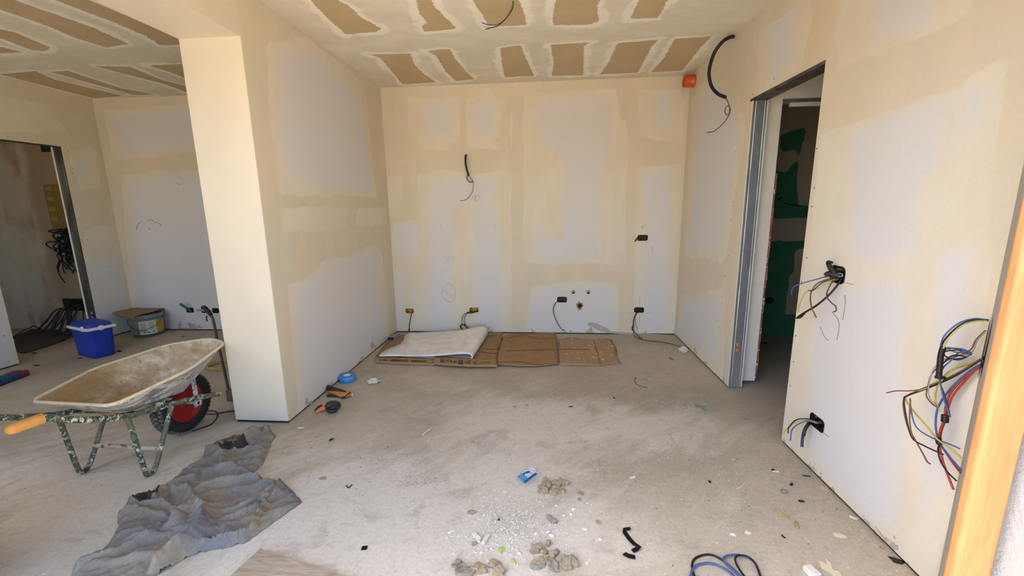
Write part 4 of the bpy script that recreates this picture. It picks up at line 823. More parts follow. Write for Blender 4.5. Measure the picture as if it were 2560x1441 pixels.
# ---------------------------------------------------------------- long-handled tool by the pillar
tp = fl(578, 1000); tl = empty('scraper_tool', tp, 'rusty iron rod tool with a black taped handle, standing behind the pillar edge', 'tool')
yt = lambda x, y, dy: on(1, dy, x, y)
tube('rod', [fl(577, 995, .02), yt(570, 970, 2.80), yt(556, 905, 2.81), yt(545, 860, 2.82), yt(537, 820, 2.83), yt(531, 795, 2.84), yt(524, 784, 2.85)], .0095, plain('rusty_iron', srgb(84, 72, 62), .7, var=.3), tl, 10)
tube('handle', [yt(528, 789, 2.845), yt(521, 780, 2.85), yt(512, 770, 2.86), yt(506, 769, 2.865)], [.013, .015, .015, .013], C_BLACK, tl, 10); tube('tape_tail', [yt(517, 790, 2.85), yt(516, 797, 2.85), yt(518, 804, 2.85)], .004, C_BLACK, tl)
box('foot_block', (tp[0]-.012, tp[1]-.03, 0), (tp[0]+.10, tp[1]+.05, .085), plain('brown_block', srgb(104, 86, 72), .9, var=.3), tl, .006)
# green and yellow cable coil, black flex on the floor
yc = fl(556, 918); bm = bmesh.new()
pts = [(yc[0]+(.13+.012*math.sin(t*.7))*math.cos(t), yc[1]+(.10+.010*math.cos(t*.9))*math.sin(t), .006+.012*(1+math.sin(t*.37+1))) for t in np.linspace(0, 2*math.pi*5, 120)]; add_tube(bm, pts, .0035, 6)
tag(bm_obj('earth_cable_coil', bm, C_YG), 'coil of yellow and green earth cable on the floor behind the wheelbarrow', 'cable')
tag(tube('black_flex', [fl(600, 1026, .005), fl(560, 1031, .005), fl(535, 1036, .005), fl(512, 1035, .005), fl(520, 1028, .005), fl(540, 1030, .01), fl(543, 1042, .005), fl(530, 1060, .005), fl(500, 1072, .005), fl(480, 1079, .005)], .004, C_BLACK), 'thin black flex looping on the floor beside the red wheel', 'cable')
# broom head
bh = empty('broom_head', fl(30, 955), 'broom head with blue and red bristles lying on the floor near the left doorway', 'broom')
bA = (fl(-30, 960)+fl(-30, 985))/2; bB = (fl(52, 935)+fl(60, 944))/2; bd = (bB-bA)/np.linalg.norm(bB-bA); bn = np.array([-bd[1], bd[0], 0]); Lb = np.linalg.norm(bB-bA)
def bristles(t0, t1, m, nm):
    bm = bmesh.new()
    for t in np.arange(t0, t1, .011):
        for s in np.arange(-.055, .056, .012):
            p = bA+bd*t+bn*s; add_tube(bm, [p+np.array([0, 0, .004]), p+bd*rng.uniform(-.006, .006)+np.array([0, 0, .05+rng.uniform(-.004, .004)])], [.0055, .0045], 5)
    tag(bm_obj(nm, bm, m, bh), kind='stuff')
bristles(0, Lb*.72, plain('blue_bristle', srgb(44, 88, 132), .7, var=.4, scale=80), 'blue_bristles'); bristles(Lb*.72, Lb, plain('red_bristle', srgb(150, 60, 58), .7, var=.4, scale=80), 'red_bristles')
bm = bmesh.new(); b2 = bmesh.new(); add_box(b2, (0, -.06, .0), (Lb, .06, .012), 0, .004); b2.transform(Matrix(((bd[0], bn[0], 0, bA[0]), (bd[1], bn[1], 0, bA[1]), (0, 0, 1, 0), (0, 0, 0, 1)))); merge(bm, b2); bm_obj('block', bm, C_NAVY, bh)

# ---------------------------------------------------------------- cardboard and foam on the floor
F2 = lambda pts, z=0.0: [fl(x, y, z)[:2] for x, y in pts]
def flat(z, amp=.002, f=6, ph=0): return lambda P: z+amp*pn(P[:, 0]*f+ph, P[:, 1]*f)
s1 = sheet('cardboard_sheet', F2([(938, 893), (962, 862), (987, 840), (1100, 834), (1216, 834), (1216, 829), (1258, 829), (1256, 843), (1248, 870), (1240, 900), (1241, 913), (1085, 910), (940, 902)], .006), flat(.008, .003), M_CARD, .006, .05, None, .004)
tag(s1, 'brown cardboard sheet lying on the floor under the white foam, against the back wall', 'cardboard')
def creases(parent, segs, z, r=.0022):
    bm = bmesh.new()
    for s in segs: add_tube(bm, cat_rom([fl(x, y, z) for x, y in s], 4), r, 5)
    tag(bm_obj('crease', bm, M_CREASE, parent), kind='stuff')
creases(s1, [[(1257, 843), (1252, 862), (1248, 873), (1247, 884), (1241, 898)], [(1208, 881), (1225, 883), (1243, 884)], [(1216, 841), (1240, 839)], [(1213, 873), (1230, 874), (1246, 873)]], .0105)
s2 = sheet('cardboard_sheet', F2([(1258, 843), (1275, 837), (1330, 835), (1388, 833), (1391, 848), (1395, 880), (1396, 911), (1350, 916), (1305, 917), (1260, 914), (1243, 914), (1243, 898), (1249, 872)], .012),
    lambda P: .018+.005*pn(P[:, 0]*4, P[:, 1]*9)+.012*np.clip((3.72-P[:, 1])*6, 0, 1)*np.abs(pn(P[:, 0]*3.2, P[:, 1]*2)), splash('plain_brown_card', srgb(160, 124, 84), srgb(146, 110, 72), .6, 8, .85, bump=.1, soft=.15), .006, .03, None, .006)
tag(s2, 'middle brown cardboard sheet with fold lines, between the foam and the stained piece', 'cardboard'); creases(s2, [[(1270, 846), (1310, 838), (1330, 844), (1350, 848), (1385, 844)], [(1265, 878), (1320, 876), (1360, 875), (1394, 873)], [(1250, 906), (1300, 905), (1340, 912), (1394, 908)], [(1394, 848), (1395, 880)]], .021, .0016)
s3 = sheet('cardboard_sheet', F2([(1397, 849), (1420, 845), (1480, 850), (1527, 849), (1535, 862), (1543, 874), (1541, 888), (1546, 900), (1553, 909), (1545, 911), (1538, 907), (1532, 913), (1525, 910), (1505, 915), (1460, 914), (1397, 913)], .006), flat(.010, .003, 5, 9), M_CARD2, .006, .04, None, .006)
tag(s3, 'cardboard sheet spotted with white plaster, farthest from the foam', 'cardboard'); creases(s3, [[(1484, 853), (1493, 880), (1502, 915)], [(1400, 873), (1450, 874), (1490, 875)], [(1528, 850), (1542, 880)]], .0125, .0018)
NOSPECK += [np.array(F2([(930, 905), (985, 828), (1530, 840), (1560, 915), (1240, 922)]))]
# printed flaps along the front
def flap(label, poly, zc, h1):
    """a folded strip whose front edge stands a little off the floor"""
    o = sheet('cardboard_flap', F2(poly, zc), lambda P: zc+h1*pn(P[:, 0]*3, P[:, 1]*5), M_CARDP, .012, .03, None, .003); return tag(o, label, 'cardboard')
f1 = flap('printed cardboard flap folded at the front edge of the foam, beside the left wall', [(938, 892), (1000, 893), (1084, 897), (1086, 911), (1000, 908), (938, 904)], .020, .003)
f2 = flap('rounded cardboard flap printed with upside down lettering and pictograms', [(1090, 892), (1120, 893), (1180, 897), (1240, 898), (1243, 915), (1180, 915), (1110, 911), (1086, 908), (1083, 900)], .032, .003)
M_INK = plain('brown_ink', srgb(74, 56, 40), .8)
INKS = (f1, f2)
def ink(parent, name, quads, z):
    for q in quads:
        bm = bmesh.new(); bm.faces.new([bm.verts.new(fl(x, y, z)) for x, y in q]); bmesh.ops.triangulate(bm, faces=bm.faces[:])
        for f in bm.faces:
            f.normal_update()
            if f.normal.z < 0: f.normal_flip()
        bm_obj(name, bm, M_INK, parent)
def R4(x0, y0, x1, y1, s=0): return [(x0, y0), (x1, y0+s), (x1, y1+s), (x0, y1)]
ink(f1, 'printed_mark', [R4(948, 899, 953, 902), R4(956, 899, 968, 900.2), R4(956, 901.3, 968, 902.5), [(972, 902), (978, 899), (1021, 900), (1021, 901)], R4(978, 902.4, 1021, 903.4, .8), [(1026, 901), (1066, 902), (1066, 903), (1030, 903)], R4(1030, 904, 1066, 904.9, .6)], .0245)
Q = [R4(1101, 897.5, 1103, 907, 0), R4(1108, 897.8, 1110, 907.4), R4(1103, 897.5, 1108, 898.6), R4(1104, 902, 1107, 905), R4(1113, 899, 1124, 899.8), R4(1113, 901, 1124, 901.6), R4(1113, 903, 1124, 903.6), R4(1126, 902, 1130, 906.5), R4(1134, 902.6, 1140, 907), R4(1141.5, 903.6, 1143.5, 906),
     R4(1146, 901, 1157, 902.5), R4(1146, 903.5, 1150, 909), R4(1153, 903.5, 1157, 909.5), R4(1146, 909, 1157, 910.6), R4(1160, 904.5, 1176, 905.4), R4(1162, 906.6, 1176, 907.4), R4(1164, 908.8, 1176, 909.6), R4(1168, 901, 1174, 902), R4(1175, 900.4, 1177.5, 902.6),
     [(1181, 906), (1194, 901.5), (1194, 902.5), (1184, 906.6)], R4(1184, 908, 1194, 909), R4(1182, 910.6, 1194, 911.6)]
ink(f2, 'printed_mark', Q, .0365)
fc = bpy.data.curves.new('lettering', 'FONT'); fc.body = 'MADE IN ITALY'; fc.size = 1; fc.align_x = 'LEFT'; tmp = bpy.data.objects.new('lettering_curve', fc)
COL.objects.link(tmp); bpy.context.view_layer.update(); tm = bpy.data.meshes.new_from_object(tmp); bpy.data.objects.remove(tmp)
A, B, C_ = fl(1227, 903, .0365), fl(1198, 905.5, .0365), fl(1227, 909, .0365)     # reads upside down: baseline at the far side
ws = max(v.co.x for v in tm.vertices); hs = max(v.co.y for v in tm.vertices)
for v in tm.vertices: p = A+(B-A)*(v.co.x/ws)+(C_-A)*(v.co.y/hs); v.co = V(p)
link('lettering', tm, M_INK, f2)
# foam: a mat folded back over itself, the fold standing up at its far end
M_FOAM = splash('white_foam', srgb(238, 235, 229), srgb(226, 215, 198), .62, 3, .8, bump=.05, soft=.12)
fo = empty('foam_mat', (-1.1, 4.05, 0), 'white foam mat folded over on itself, lying on the cardboard', 'foam')
fl0, fr0, bl0, br0 = (fl(948, 895, .02), fl(1180, 899, .02), fl(1028, 833, .03), fl(1218, 840, .03)); th = .010
def fprof(v):
    """cross-section of the fold (s along the mat, z), v=0 front .. 1 back"""
    hh = .052+.055*v; pts = [(0.0, .0155), (.5, .016), (.80, .017), (.93, .018)]
    for a in np.linspace(-80, 80, 9): pts.append((.955+.042*math.cos(math.radians(a)), .018+hh/2+hh/2*math.sin(math.radians(a))))
    for s in (.90, .82, .72, .6, .48, .34, .2, .1, .0): pts.append((s, .034+(hh-.018)*max(0, (s-.15)/.75)**1.7+.004*math.sin(s*9+v*5)))
    return pts
bm = bmesh.new(); NV = 24; G = []
for j in range(NV+1):
    v = j/NV; Lp, Rp = fl0+(bl0-fl0)*v, fr0+(br0-fr0)*v; Lp = Lp+np.array([.05*math.sin(v*math.pi)*(1 if v < .5 else .4)-.03*math.sin(v*9), 0, 0]); pr = np.array(fprof(v)); row = []
    tg = np.gradient(pr, axis=0); tg[:, 0] *= .95
    P = [np.array([Lp[0]+(Rp[0]-Lp[0])*s, Lp[1]+(Rp[1]-Lp[1])*s, z+.003*pn(s*7, v*6+3)]) for s, z in pr]
    nr = np.array([[-t[1], t[0]]/np.linalg.norm(t) for t in tg])
    O_ = [p+np.array([n_[0]*th, 0, n_[1]*th]) for p, n_ in zip(P, -nr)]; G.append(([bm.verts.new(p) for p in P], [bm.verts.new(p) for p in O_]))
for j in range(NV):
    for k in (0, 1):
        for i in range(len(G[0][0])-1):
            f = bm.faces.new((G[j][k][i], G[j][k][i+1], G[j+1][k][i+1], G[j+1][k][i])); f.smooth = True
    for i in (0, -1): bm.faces.new((G[j][0][i], G[j+1][0][i], G[j+1][1][i], G[j][1][i]))
for j in (0, NV):
    for i in range(len(G[0][0])-1): bm.faces.new((G[j][0][i], G[j][0][i+1], G[j][1][i+1], G[j][1][i]))
bmesh.ops.recalc_face_normals(bm, faces=bm.faces); bm_obj('folded_mat', bm, M_FOAM, fo)
# litter in the corner behind the foam
e = empty('small_box', fl(979, 847), 'small grey and dark blue tube box in the inner corner behind the foam', 'box')
a, b = fl(970, 851), fl(990, 838); d_ = (b-a)/np.linalg.norm(b-a); n_ = np.array([-d_[1], d_[0], 0]); Mb = Matrix(((d_[0], n_[0], 0, a[0]), (d_[1], n_[1], 0, a[1]), (0, 0, 1, 0), (0, 0, 0, 1)))
box('carton', (0, -.07, 0), (.13, .0, .035), plain('grey_carton', srgb(150, 146, 152), .6), e, .003, Mb); box('blue_end', (-.002, -.069, .001), (.001, -.001, .034), C_NAVY, e, 0, Mb)

# ---------------------------------------------------------------- generic bits
def shard(name, x, y, w, h, t, mat, label=None, cat=None, group=None, ang=0.0, n=9, rough=.35, kind=None, z=0.0, bend=0.0, parent=None, asp=None):
    """irregular flat fragment seen at pixel (x, y); w, h in metres"""
    c = fl(x, y); rs = np.random.default_rng(int(x*7+y*13)); ca, sa = math.cos(ang), math.sin(ang); out = []
    for k in range(n):
        a = 2*math.pi*k/n; r = 1+rough*rs.uniform(-1, .6); u, v = w/2*r*math.cos(a), h/2*r*math.sin(a); out.append((c[0]+u*ca-v*sa, c[1]+u*sa+v*ca))
    random.seed(int(x+y)); o = prism(name, out, z+.0005, z+t, mat, parent, bend); return tag(o, label, cat, group, kind)
M_PLAST = plain('white_plaster', srgb(216, 210, 198), .8, var=.12, scale=60, bump=.5); M_MORT = splash('grey_mortar', srgb(158, 148, 132), srgb(132, 128, 120), .5, 30, .9, bump=.6, soft=.12, third=srgb(168, 150, 120))
def lump(name, c, s, mat, label=None, cat=None, group=None, sub=3, seed=0, amp=.45, parent=None):
    bm = bmesh.new(); bmesh.ops.create_icosphere(bm, subdivisions=sub, radius=1)
    for v in bm.verts:
        d = v.co.copy(); k = 1+amp*pn(d.x*1.7+seed*3.1, d.y*1.7+d.z*2.3+seed)+.25*amp*pn(d.x*5+seed, d.z*5+d.y*4)
        v.co = Vector((c[0]+d.x*s[0]*k, c[1]+d.y*s[1]*k, max(.0003, c[2]+s[2]*.55+d.z*s[2]*k)))
    return tag(bm_obj(name, bm, mat, parent), label, cat, group)
lump('plaster_lump', fl(932, 958), (.045, .03, .022), M_PLAST, 'white plaster lump on the floor near the blue tape roll', 'plaster', seed=1, amp=.8)
lump('plaster_lump', fl(1708, 880), (.04, .035, .035), M_PLAST, 'white plaster lump at the foot of the right wall by the inner corner', 'plaster', seed=5, amp=.8)
# blue tape roll
tc = np.array([-1.652, 3.170, 0]); tr = empty('tape_roll', tc, 'roll of light blue masking tape lying at the foot of the partition wall', 'tape')
bm = bmesh.new(); add_lathe(bm, [(.029, .002), (.064, .0), (.066, .003), (.066, .047), (.064, .050), (.060, .0492), (.045, .0498), (.031, .049), (.029, .048)], tc, (0, 0, 1), 48, closed=True); bm_obj('tape', bm, plain('blue_tape', srgb(62, 140, 206), .5, var=.08), tr)
bm = bmesh.new(); add_lathe(bm, [(.0285, .001), (.0285, .0485), (.026, .0485), (.026, .001)], tc, (0, 0, 1), 32, closed=True); bm_obj('core', bm, M_COOLW, tr)
# gloves
M_GLB = plain('black_latex', srgb(40, 42, 43), .6, var=.3, scale=40, bump=.3); M_GLO = plain('orange_knit', srgb(214, 122, 58), .8, var=.2, scale=200, bump=.3)
def blob(bm, chain, sides=10):
    """tapered chain of ellipses lying on the floor: (point, rx, rz)"""
    P = [V(c[0]) for c in chain]; rings = []; n = len(P)
    for i in range(n):
        t = (P[min(i+1, n-1)]-P[max(i-1, 0)]).normalized(); b = Vector((-t.y, t.x, 0)).normalized(); u = Vector((0, 0, 1))
        rings.append([bm.verts.new(P[i]+b*math.cos(2*math.pi*k/sides)*chain[i][1]+u*math.sin(2*math.pi*k/sides)*chain[i][2]) for k in range(sides)])
    for A, B in zip(rings[:-1], rings[1:]):
        for k in range(sides): f = bm.faces.new((A[k], A[(k+1) % sides], B[(k+1) % sides], B[k])); f.smooth = True
    bm.faces.new(rings[0][::-1]); bm.faces.new(rings[-1])
g2 = empty('work_glove', fl(822, 1022), 'black and orange work glove with curled fingers, nearer the camera of the two', 'glove')
g = lambda x, y, z: fl(x, y, z)
bm = bmesh.new(); blob(bm, [(g(815, 1020, .03), .012, .018), (g(822, 1014, .032), .030, .026), (g(832, 1012, .03), .036, .026), (g(842, 1014, .026), .030, .02), (g(848, 1017, .02), .012, .01)], 12); bm_obj('palm', bm, M_GLB, g2)
for ch in ([(818, 1012), (826, 1006), (838, 1006), (847, 1010), (850, 1015)], [(820, 1019), (830, 1016), (841, 1015), (848, 1018)], [(820, 1023), (829, 1022), (840, 1020), (847, 1021)], [(820, 1027), (826, 1030), (836, 1029), (842, 1025)]):
    bm = bmesh.new(); n = len(ch); blob(bm, [(g(x, y, .03 if 0 < i < n-1 else .02), .011 if i < n-1 else .007, .012 if i < n-1 else .007) for i, (x, y) in enumerate(ch)], 8); bm_obj('finger', bm, M_GLB, g2)
bm = bmesh.new(); blob(bm, [(g(815, 1023, .02), .018, .014), (g(806, 1022, .022), .015, .018), (g(798, 1026, .018), .02, .014), (g(790, 1030, .012), .018, .009), (g(787, 1031, .008), .008, .004)], 10); bm_obj('cuff', bm, M_GLO, g2)
bm = bmesh.new(); blob(bm, [(g(803, 1014, .012), .008, .008), (g(798, 1018, .016), .011, .012), (g(790, 1027, .012), .012, .01)], 8); bm_obj('cuff_edge', bm, M_GLB, g2)
g1 = empty('work_glove', fl(845, 985), 'flattened black and orange work glove with a white label, beside the partition wall', 'glove')
bm = bmesh.new(); blob(bm, [(g(821, 971, .03), .016, .02), (g(832, 974, .03), .02, .02), (g(846, 977, .026), .022, .016), (g(860, 981, .02), .018, .012), (g(868, 983, .015), .008, .006)], 10); bm_obj('palm', bm, M_GLB, g1)
bm = bmesh.new(); blob(bm, [(g(815, 973, .02), .01, .012), (g(820, 968, .034), .014, .016), (g(828, 970, .03), .011, .012)], 8); bm_obj('finger', bm, M_GLB, g1)
bm = bmesh.new(); blob(bm, [(g(818, 990, .012), .010, .01), (g(832, 990, .012), .011, .01), (g(850, 991, .012), .010, .008)], 8); bm_obj('finger', bm, M_GLB, g1)
bm = bmesh.new(); blob(bm, [(g(822, 981, .016), .010, .012), (g(840, 983, .02), .022, .013), (g(855, 987, .02), .030, .014), (g(866, 987, .02), .034, .018), (g(874, 984, .02), .030, .018)], 12); bm_obj('cuff', bm, M_GLO, g1)
bm = bmesh.new(); add_tube(bm, cat_rom([g(853, 996, .006), g(862, 992, .02), g(872, 984, .038), g(876, 981, .036), g(874, 988, .012), g(860, 996, .006), g(853, 996, .006)], 4), .004, 6); bm_obj('cuff_edge', bm, M_GLB, g1)
bm = bmesh.new(); bm.faces.new([bm.verts.new(g(x, y, z)) for x, y, z in ((876, 982, .030), (884, 985, .022), (883, 992, .008), (875, 989, .014))]); bmesh.ops.solidify(bm, geom=bm.faces[:], thickness=.001); bm_obj('care_label', bm, M_COOLW, g1)

# ---------------------------------------------------------------- crumpled blanket
c2 = lambda x, y: (x/3.2, 1000+y/3.2)
outl = [c2(*p) for p in [(560, 1500), (585, 1400), (640, 1365), (700, 1310), (880, 1160), (950, 1020), (940, 950), (1000, 925), (1010, 850), (1060, 850), (1090, 820), (1250, 770), (1420, 650), (1600, 500), (1640, 430), (1700, 410), (1760, 350), (1900, 330), (2060, 300), (2130, 262), (2160, 250), (2210, 290), (2170, 350), (2140, 420), (2110, 510), (2060, 560), (2000, 600), (2100, 650), (2200, 675), (2270, 675), (2350, 745), (2415, 825), (2240, 950), (2060, 1080), (1960, 1150), (1800, 1190), (1680, 1205), (1560, 1240), (1450, 1290), (1330, 1370), (1250, 1410), (1150, 1500)]]
lines = [([(560, 1420), (640, 1380), (900, 1290), (1010, 1240), (1200, 1150), (1380, 1080)], .034, .05), ([(880, 1150), (1000, 1120), (1200, 1100), (1390, 1060)], .02, .035), ([(1040, 1200), (1120, 1150), (1340, 1130), (1550, 1080)], .028, .045),
 ([(1390, 1070), (1470, 980), (1590, 895), (1640, 960), (1630, 1060), (1560, 1170), (1400, 1290), (1250, 1380)], .055, .05), ([(1150, 900), (1290, 880), (1380, 930), (1450, 985)], .03, .028), ([(1130, 945), (1250, 960), (1330, 1000), (1400, 1050)], .026, .024),
 ([(1260, 830), (1330, 740), (1400, 700), (1560, 670)], .028, .03), ([(1560, 830), (1640, 760), (1700, 730), (1900, 700), (2080, 660)], .034, .04), ([(1580, 860), (1700, 790), (1860, 760), (2000, 740), (2240, 680)], .022, .03),
 ([(1640, 975), (1900, 920), (2050, 860), (2180, 750)], .026, .045), ([(1660, 1040), (1900, 970), (2050, 900), (2130, 820), (2250, 690)], .022, .025), ([(1650, 1190), (1900, 1130), (2040, 1060), (2070, 970), (2120, 880), (2260, 740)], .03, .03),
 ([(1390, 800), (1440, 745), (1530, 790), (1570, 880)], .036, .025), ([(1650, 660), (1720, 600), (1850, 590), (2000, 620)], .032, .03), ([(1750, 430), (1790, 500), (1760, 560)], .035, .03), ([(1940, 400), (2000, 340), (2100, 280), (2150, 262)], .05, .035),
 ([(1900, 450), (2020, 420), (2110, 430)], .02, .02), ([(1900, 530), (2000, 500), (2090, 470)], .022, .025), ([(1480, 620), (1600, 560), (1750, 480)], .022, .03), ([(1620, 440), (1700, 430), (1760, 450)], .03, .03), ([(960, 960), (1000, 935), (1110, 930)], .028, .026),
 ([(1100, 840), (1200, 790), (1300, 740), (1420, 660), (1600, 560)], .026, .025), ([(700, 1380), (900, 1340), (1100, 1310), (1250, 1290)], .018, .04), ([(1700, 1000), (1850, 1090), (1930, 1120)], .014, .03), ([(2060, 1050), (2070, 980), (2130, 880)], .02, .02), ([(1000, 860), (1060, 870), (1140, 900)], .03, .022), ([(1880, 600), (1960, 560), (2080, 520)], .026, .03), ([(1500, 560), (1560, 600), (1700, 600)], .018, .02), ([(1210, 820), (1290, 870)], .03, .02), ([(1760, 400), (1830, 400), (1950, 375)], .026, .02)]
LN = [(np.array(F2([c2(*p) for p in l])), h, w) for l, h, w in lines]; OL = np.array(F2(outl))
def rag_h(P):
    Wx = P+np.c_[.018*pn(P[:, 0]*9, P[:, 1]*9), .018*pn(P[:, 0]*9+50, P[:, 1]*9)]; h = np.zeros(len(P))
    for l, hh, w in LN:
        d = line_d(Wx, l); a, b = l[0], l[-1]; dv = (b-a)/np.linalg.norm(b-a); s = (Wx-a)@np.array([-dv[1], dv[0]]); ww = np.where(s > 0, w*.95, w*.34)
        h = np.maximum(h, hh*1.6*np.exp(-(d/ww)**1.35))-hh*.30*np.exp(-((np.where(s > 0, 9, d)-w*.75)/(w*.22))**2)
    x, y = Wx[:, 0], Wx[:, 1]; u = x*.82+y*.57; v = -x*.57+y*.82
    r1 = 1-np.abs(pn(u*4.5+3, v*13+pn(x*5, y*5)))*2.6; r2 = 1-np.abs(pn(u*13+13, v*34+1.8*pn(x*9, y*9)))*2.6
    h = h*.85+.015*np.clip(r1, 0, 1)**1.5+.008*np.clip(r2, 0, 1)**1.5+.006
    e_ = np.clip(-poly_sdf(P, OL)/.022, 0, 1); return .004+np.maximum(h, 0)*(e_**.6)+.001*pn(P[:, 0]*60, P[:, 1]*60)
m = NT('grey_wool'); n1 = m.noise(5, 5, .6, off=2); n2 = m.noise(70, 5, .7)
c = m.mix(m.ramp(n1, .38, .62), srgb(122, 117, 112), srgb(140, 130, 114)); c = m.mix(m.ramp(m.noise(3.2, 4, off=17), .5, .68, 0, .75), c, srgb(96, 98, 112)); c = m.mix(m.ramp(m.noise(4.4, 4, off=29), .60, .70, 0, .6), c, srgb(88, 76, 70))
c = m.mix(m.ramp(m.vor(90, off=5), .05, .12, .7, 0), c, srgb(206, 200, 190)); c = m.mix(m.ramp(n2, .3, .7), (0, 0, 0, 1), c); c = m.mix(m.ramp(n2, .3, .75, .80, 1.1), (0, 0, 0, 1), m.mix(.0, c, c))
m.t.links.remove(m.t.links[-1]) if False else None
cc = m.mix(m.ramp(m.noise(3.2, 4, off=17), .5, .68, 0, .75), m.mix(m.ramp(n1, .38, .62), srgb(138, 131, 123), srgb(150, 139, 121)), srgb(112, 112, 120)); cc = m.mix(m.ramp(m.noise(4.4, 4, off=29), .60, .70, 0, .6), cc, srgb(116, 100, 90))
cc = m.mix(m.ramp(m.vor(90, off=5), .05, .12, .6, 0), cc, srgb(206, 200, 190)); cc = m.mix(m.ramp(n2, .3, .75, .82, 1.05), (0, 0, 0, 1), cc)
m.bump(m.math('ADD', n2, m.math('MULTIPLY', m.noise(28, 5, .7, 1.2, (1, .5, 1)), 1.2)), .55, .006); M_WOOL = m.done(cc, .95, spec=.1)
bl_ = sheet('crumpled_blanket', OL, rag_h, M_WOOL, .003, .0072, None, .008); tag(bl_, 'dusty grey crumpled blanket lying on the floor in front of the wheelbarrow', 'blanket')
M_DRAG = plain('dark_cloth', srgb(62, 54, 54), .95, var=.3, scale=40, bump=.5)
for k, (pp, lb) in enumerate([([(1078, 860), (1110, 812), (1200, 785), (1290, 758), (1275, 820), (1190, 866), (1110, 884)], 'dark brown cloth poking out beside the left edge of the grey blanket'), ([(1755, 440), (1800, 395), (1900, 372), (1990, 380), (1960, 425), (1850, 440), (1790, 470)], 'dark cloth with a pale ring in the folds at the far end of the blanket')]):
    tag(sheet('dark_cloth', F2([c2(*p) for p in pp]), lambda P: rag_h(P)+.008+.006*np.abs(pn(P[:, 0]*50, P[:, 1]*50)), M_DRAG, .006, .009, None, .004), lb, 'cloth')
# sacking that shows under the blanket's far end
tag(sheet('jute_sacking', F2([c2(*p) for p in [(1640, 425), (1740, 345), (1880, 300), (2080, 275), (2110, 290), (1990, 370), (1860, 390), (1740, 410)]]), lambda P: .012+.01*np.abs(pn(P[:, 0]*40, P[:, 1]*40)), splash('jute', srgb(150, 126, 84), srgb(84, 64, 46), .5, 90, .95), .01, .012, None, .008), 'ragged brown jute sacking showing from under the far end of the blanket', 'sacking')
NOSPECK += [OL]
e = empty('plank', fl(640, 1400), 'dusty wooden board on the floor, cut off at the lower edge of the view', 'board')
pa, pb, pc_ = fl(652, 1383), fl(830, 1441), fl(590, 1441); 
pl = sheet('board', [pa[:2], (pa+(fl(860, 1452)-pa)*1.25)[:2], (fl(860, 1452)+(pc_-pa)*1.2+np.array([0.05, -.05, 0]))[:2], (pc_+(pc_-pa)*.4)[:2], pc_[:2]], lambda P: .022+.001*pn(P[:, 0]*30, P[:, 1]*30), wood_mat('weathered_board', (176, 160, 140), (146, 128, 108), (196, 184, 166), (3.0, 22, 1), .85), .02, .03, e, .003, smooth=False)

# ---------------------------------------------------------------- fragments on the floor
for x, y, w, h, a in [(1385, 1225, .13, .10, .3)]: pass
def clump(label, x, y, pieces, spread, size, cat='mortar'):
    e = empty('mortar_clump', fl(x, y), label, cat); rs = np.random.default_rng(int(x)); c = fl(x, y)
    for k in range(pieces):
        dx, dy = rs.uniform(-1, 1, 2)*np.array(spread); s = size*rs.uniform(.55, 1.15); ph = rs.uniform(0, 6)
        bm = bmesh.new(); n = 9; q = []
        tl_ = rs.uniform(-.8, .8, 2); hz = rs.uniform(.003, .013)
        for j in range(n): r = s*(1+.34*rs.uniform(-1, 1)); q.append((r*math.cos(2*math.pi*j/n), r*.72*math.sin(2*math.pi*j/n)))
        ca, sa = math.cos(ph), math.sin(ph); T_ = lambda p: (c[0]+dx+p[0]*ca-p[1]*sa, c[1]+dy+p[0]*sa+p[1]*ca)
        up_ = [bm.verts.new((*T_(p), max(.006, hz+.006+p[0]*tl_[0]*.5+p[1]*tl_[1]*.5))) for p in q]; md = [bm.verts.new((*T_((p[0]*.62, p[1]*.62)), max(.009, hz+.008+p[0]*.6*tl_[0]*.5+.003*pn(p[0]*90+k, p[1]*90)))) for p in q]
        dn = [bm.verts.new((*T_((p[0]*.93, p[1]*.93)), .0005)) for p in q]; ct = bm.verts.new((*T_((0, 0)), hz+.008))
        for j in range(n):
            i = (j+1) % n; bm.faces.new((dn[j], dn[i], up_[i], up_[j])); bm.faces.new((up_[j], up_[i], md[i], md[j])); bm.faces.new((md[j], md[i], ct))
        bm.faces.new(dn[::-1]); bmesh.ops.recalc_face_normals(bm, faces=bm.faces); bm_obj('mortar_piece', bm, M_MORT, e)
    return e
clump('big heap of cracked grey mortar flakes right beside the blue and white packet', 1385, 1222, 22, (.070, .052), .021)
clump('grey mortar crust at the lower edge of the view, left of the others there', 1195, 1428, 15, (.090, .028), .026)
clump('grey mortar flakes scattered among the white plaster crumbs', 1362, 1385, 11, (.050, .055), .020)
clump('rounded mortar piece at the lower edge of the view with a brown stain', 1422, 1424, 5, (.018, .03), .028)
clump('pair of mortar flakes above the plaster crumbs', 1376, 1304, 3, (.02, .018), .020)
clump('mortar flakes below the crumbs near the lower edge', 1366, 1412, 6, (.045, .02), .024)
for x, y, w, h, a, lab in [(1177, 1283, .045, .028, .2, 'ragged grey mortar flake lying alone left of the plaster crumbs'), (1452, 1235, .036, .024, 0, 'grey mortar flake right of the big mortar heap'), (1449, 1251, .028, .022, .6, 'smaller mortar flake just below another, right of the big heap'), (808, 1198, .040, .022, .1, 'thin green grey flake lying between the blanket and the dark smudge'),
                         (1185, 1362, .026, .02, .3, 'small grey mortar flake beside the white plaster stick'), (1286, 1018, .03, .016, .4, 'small grey flake on the floor below the brown cardboard'), (1318, 1015, .022, .016, .1, 'tiny grey flake beside a similar one below the cardboard'), (1495, 1307, .022, .024, 1, 'small round grey mortar flake left of the black tape strip')]:
    shard('mortar_flake', x, y, w, h, .006, M_MORT, lab, 'mortar', ang=a, bend=.002)
M_BT = plain('black_tape', srgb(30, 29, 30), .4, var=.3)
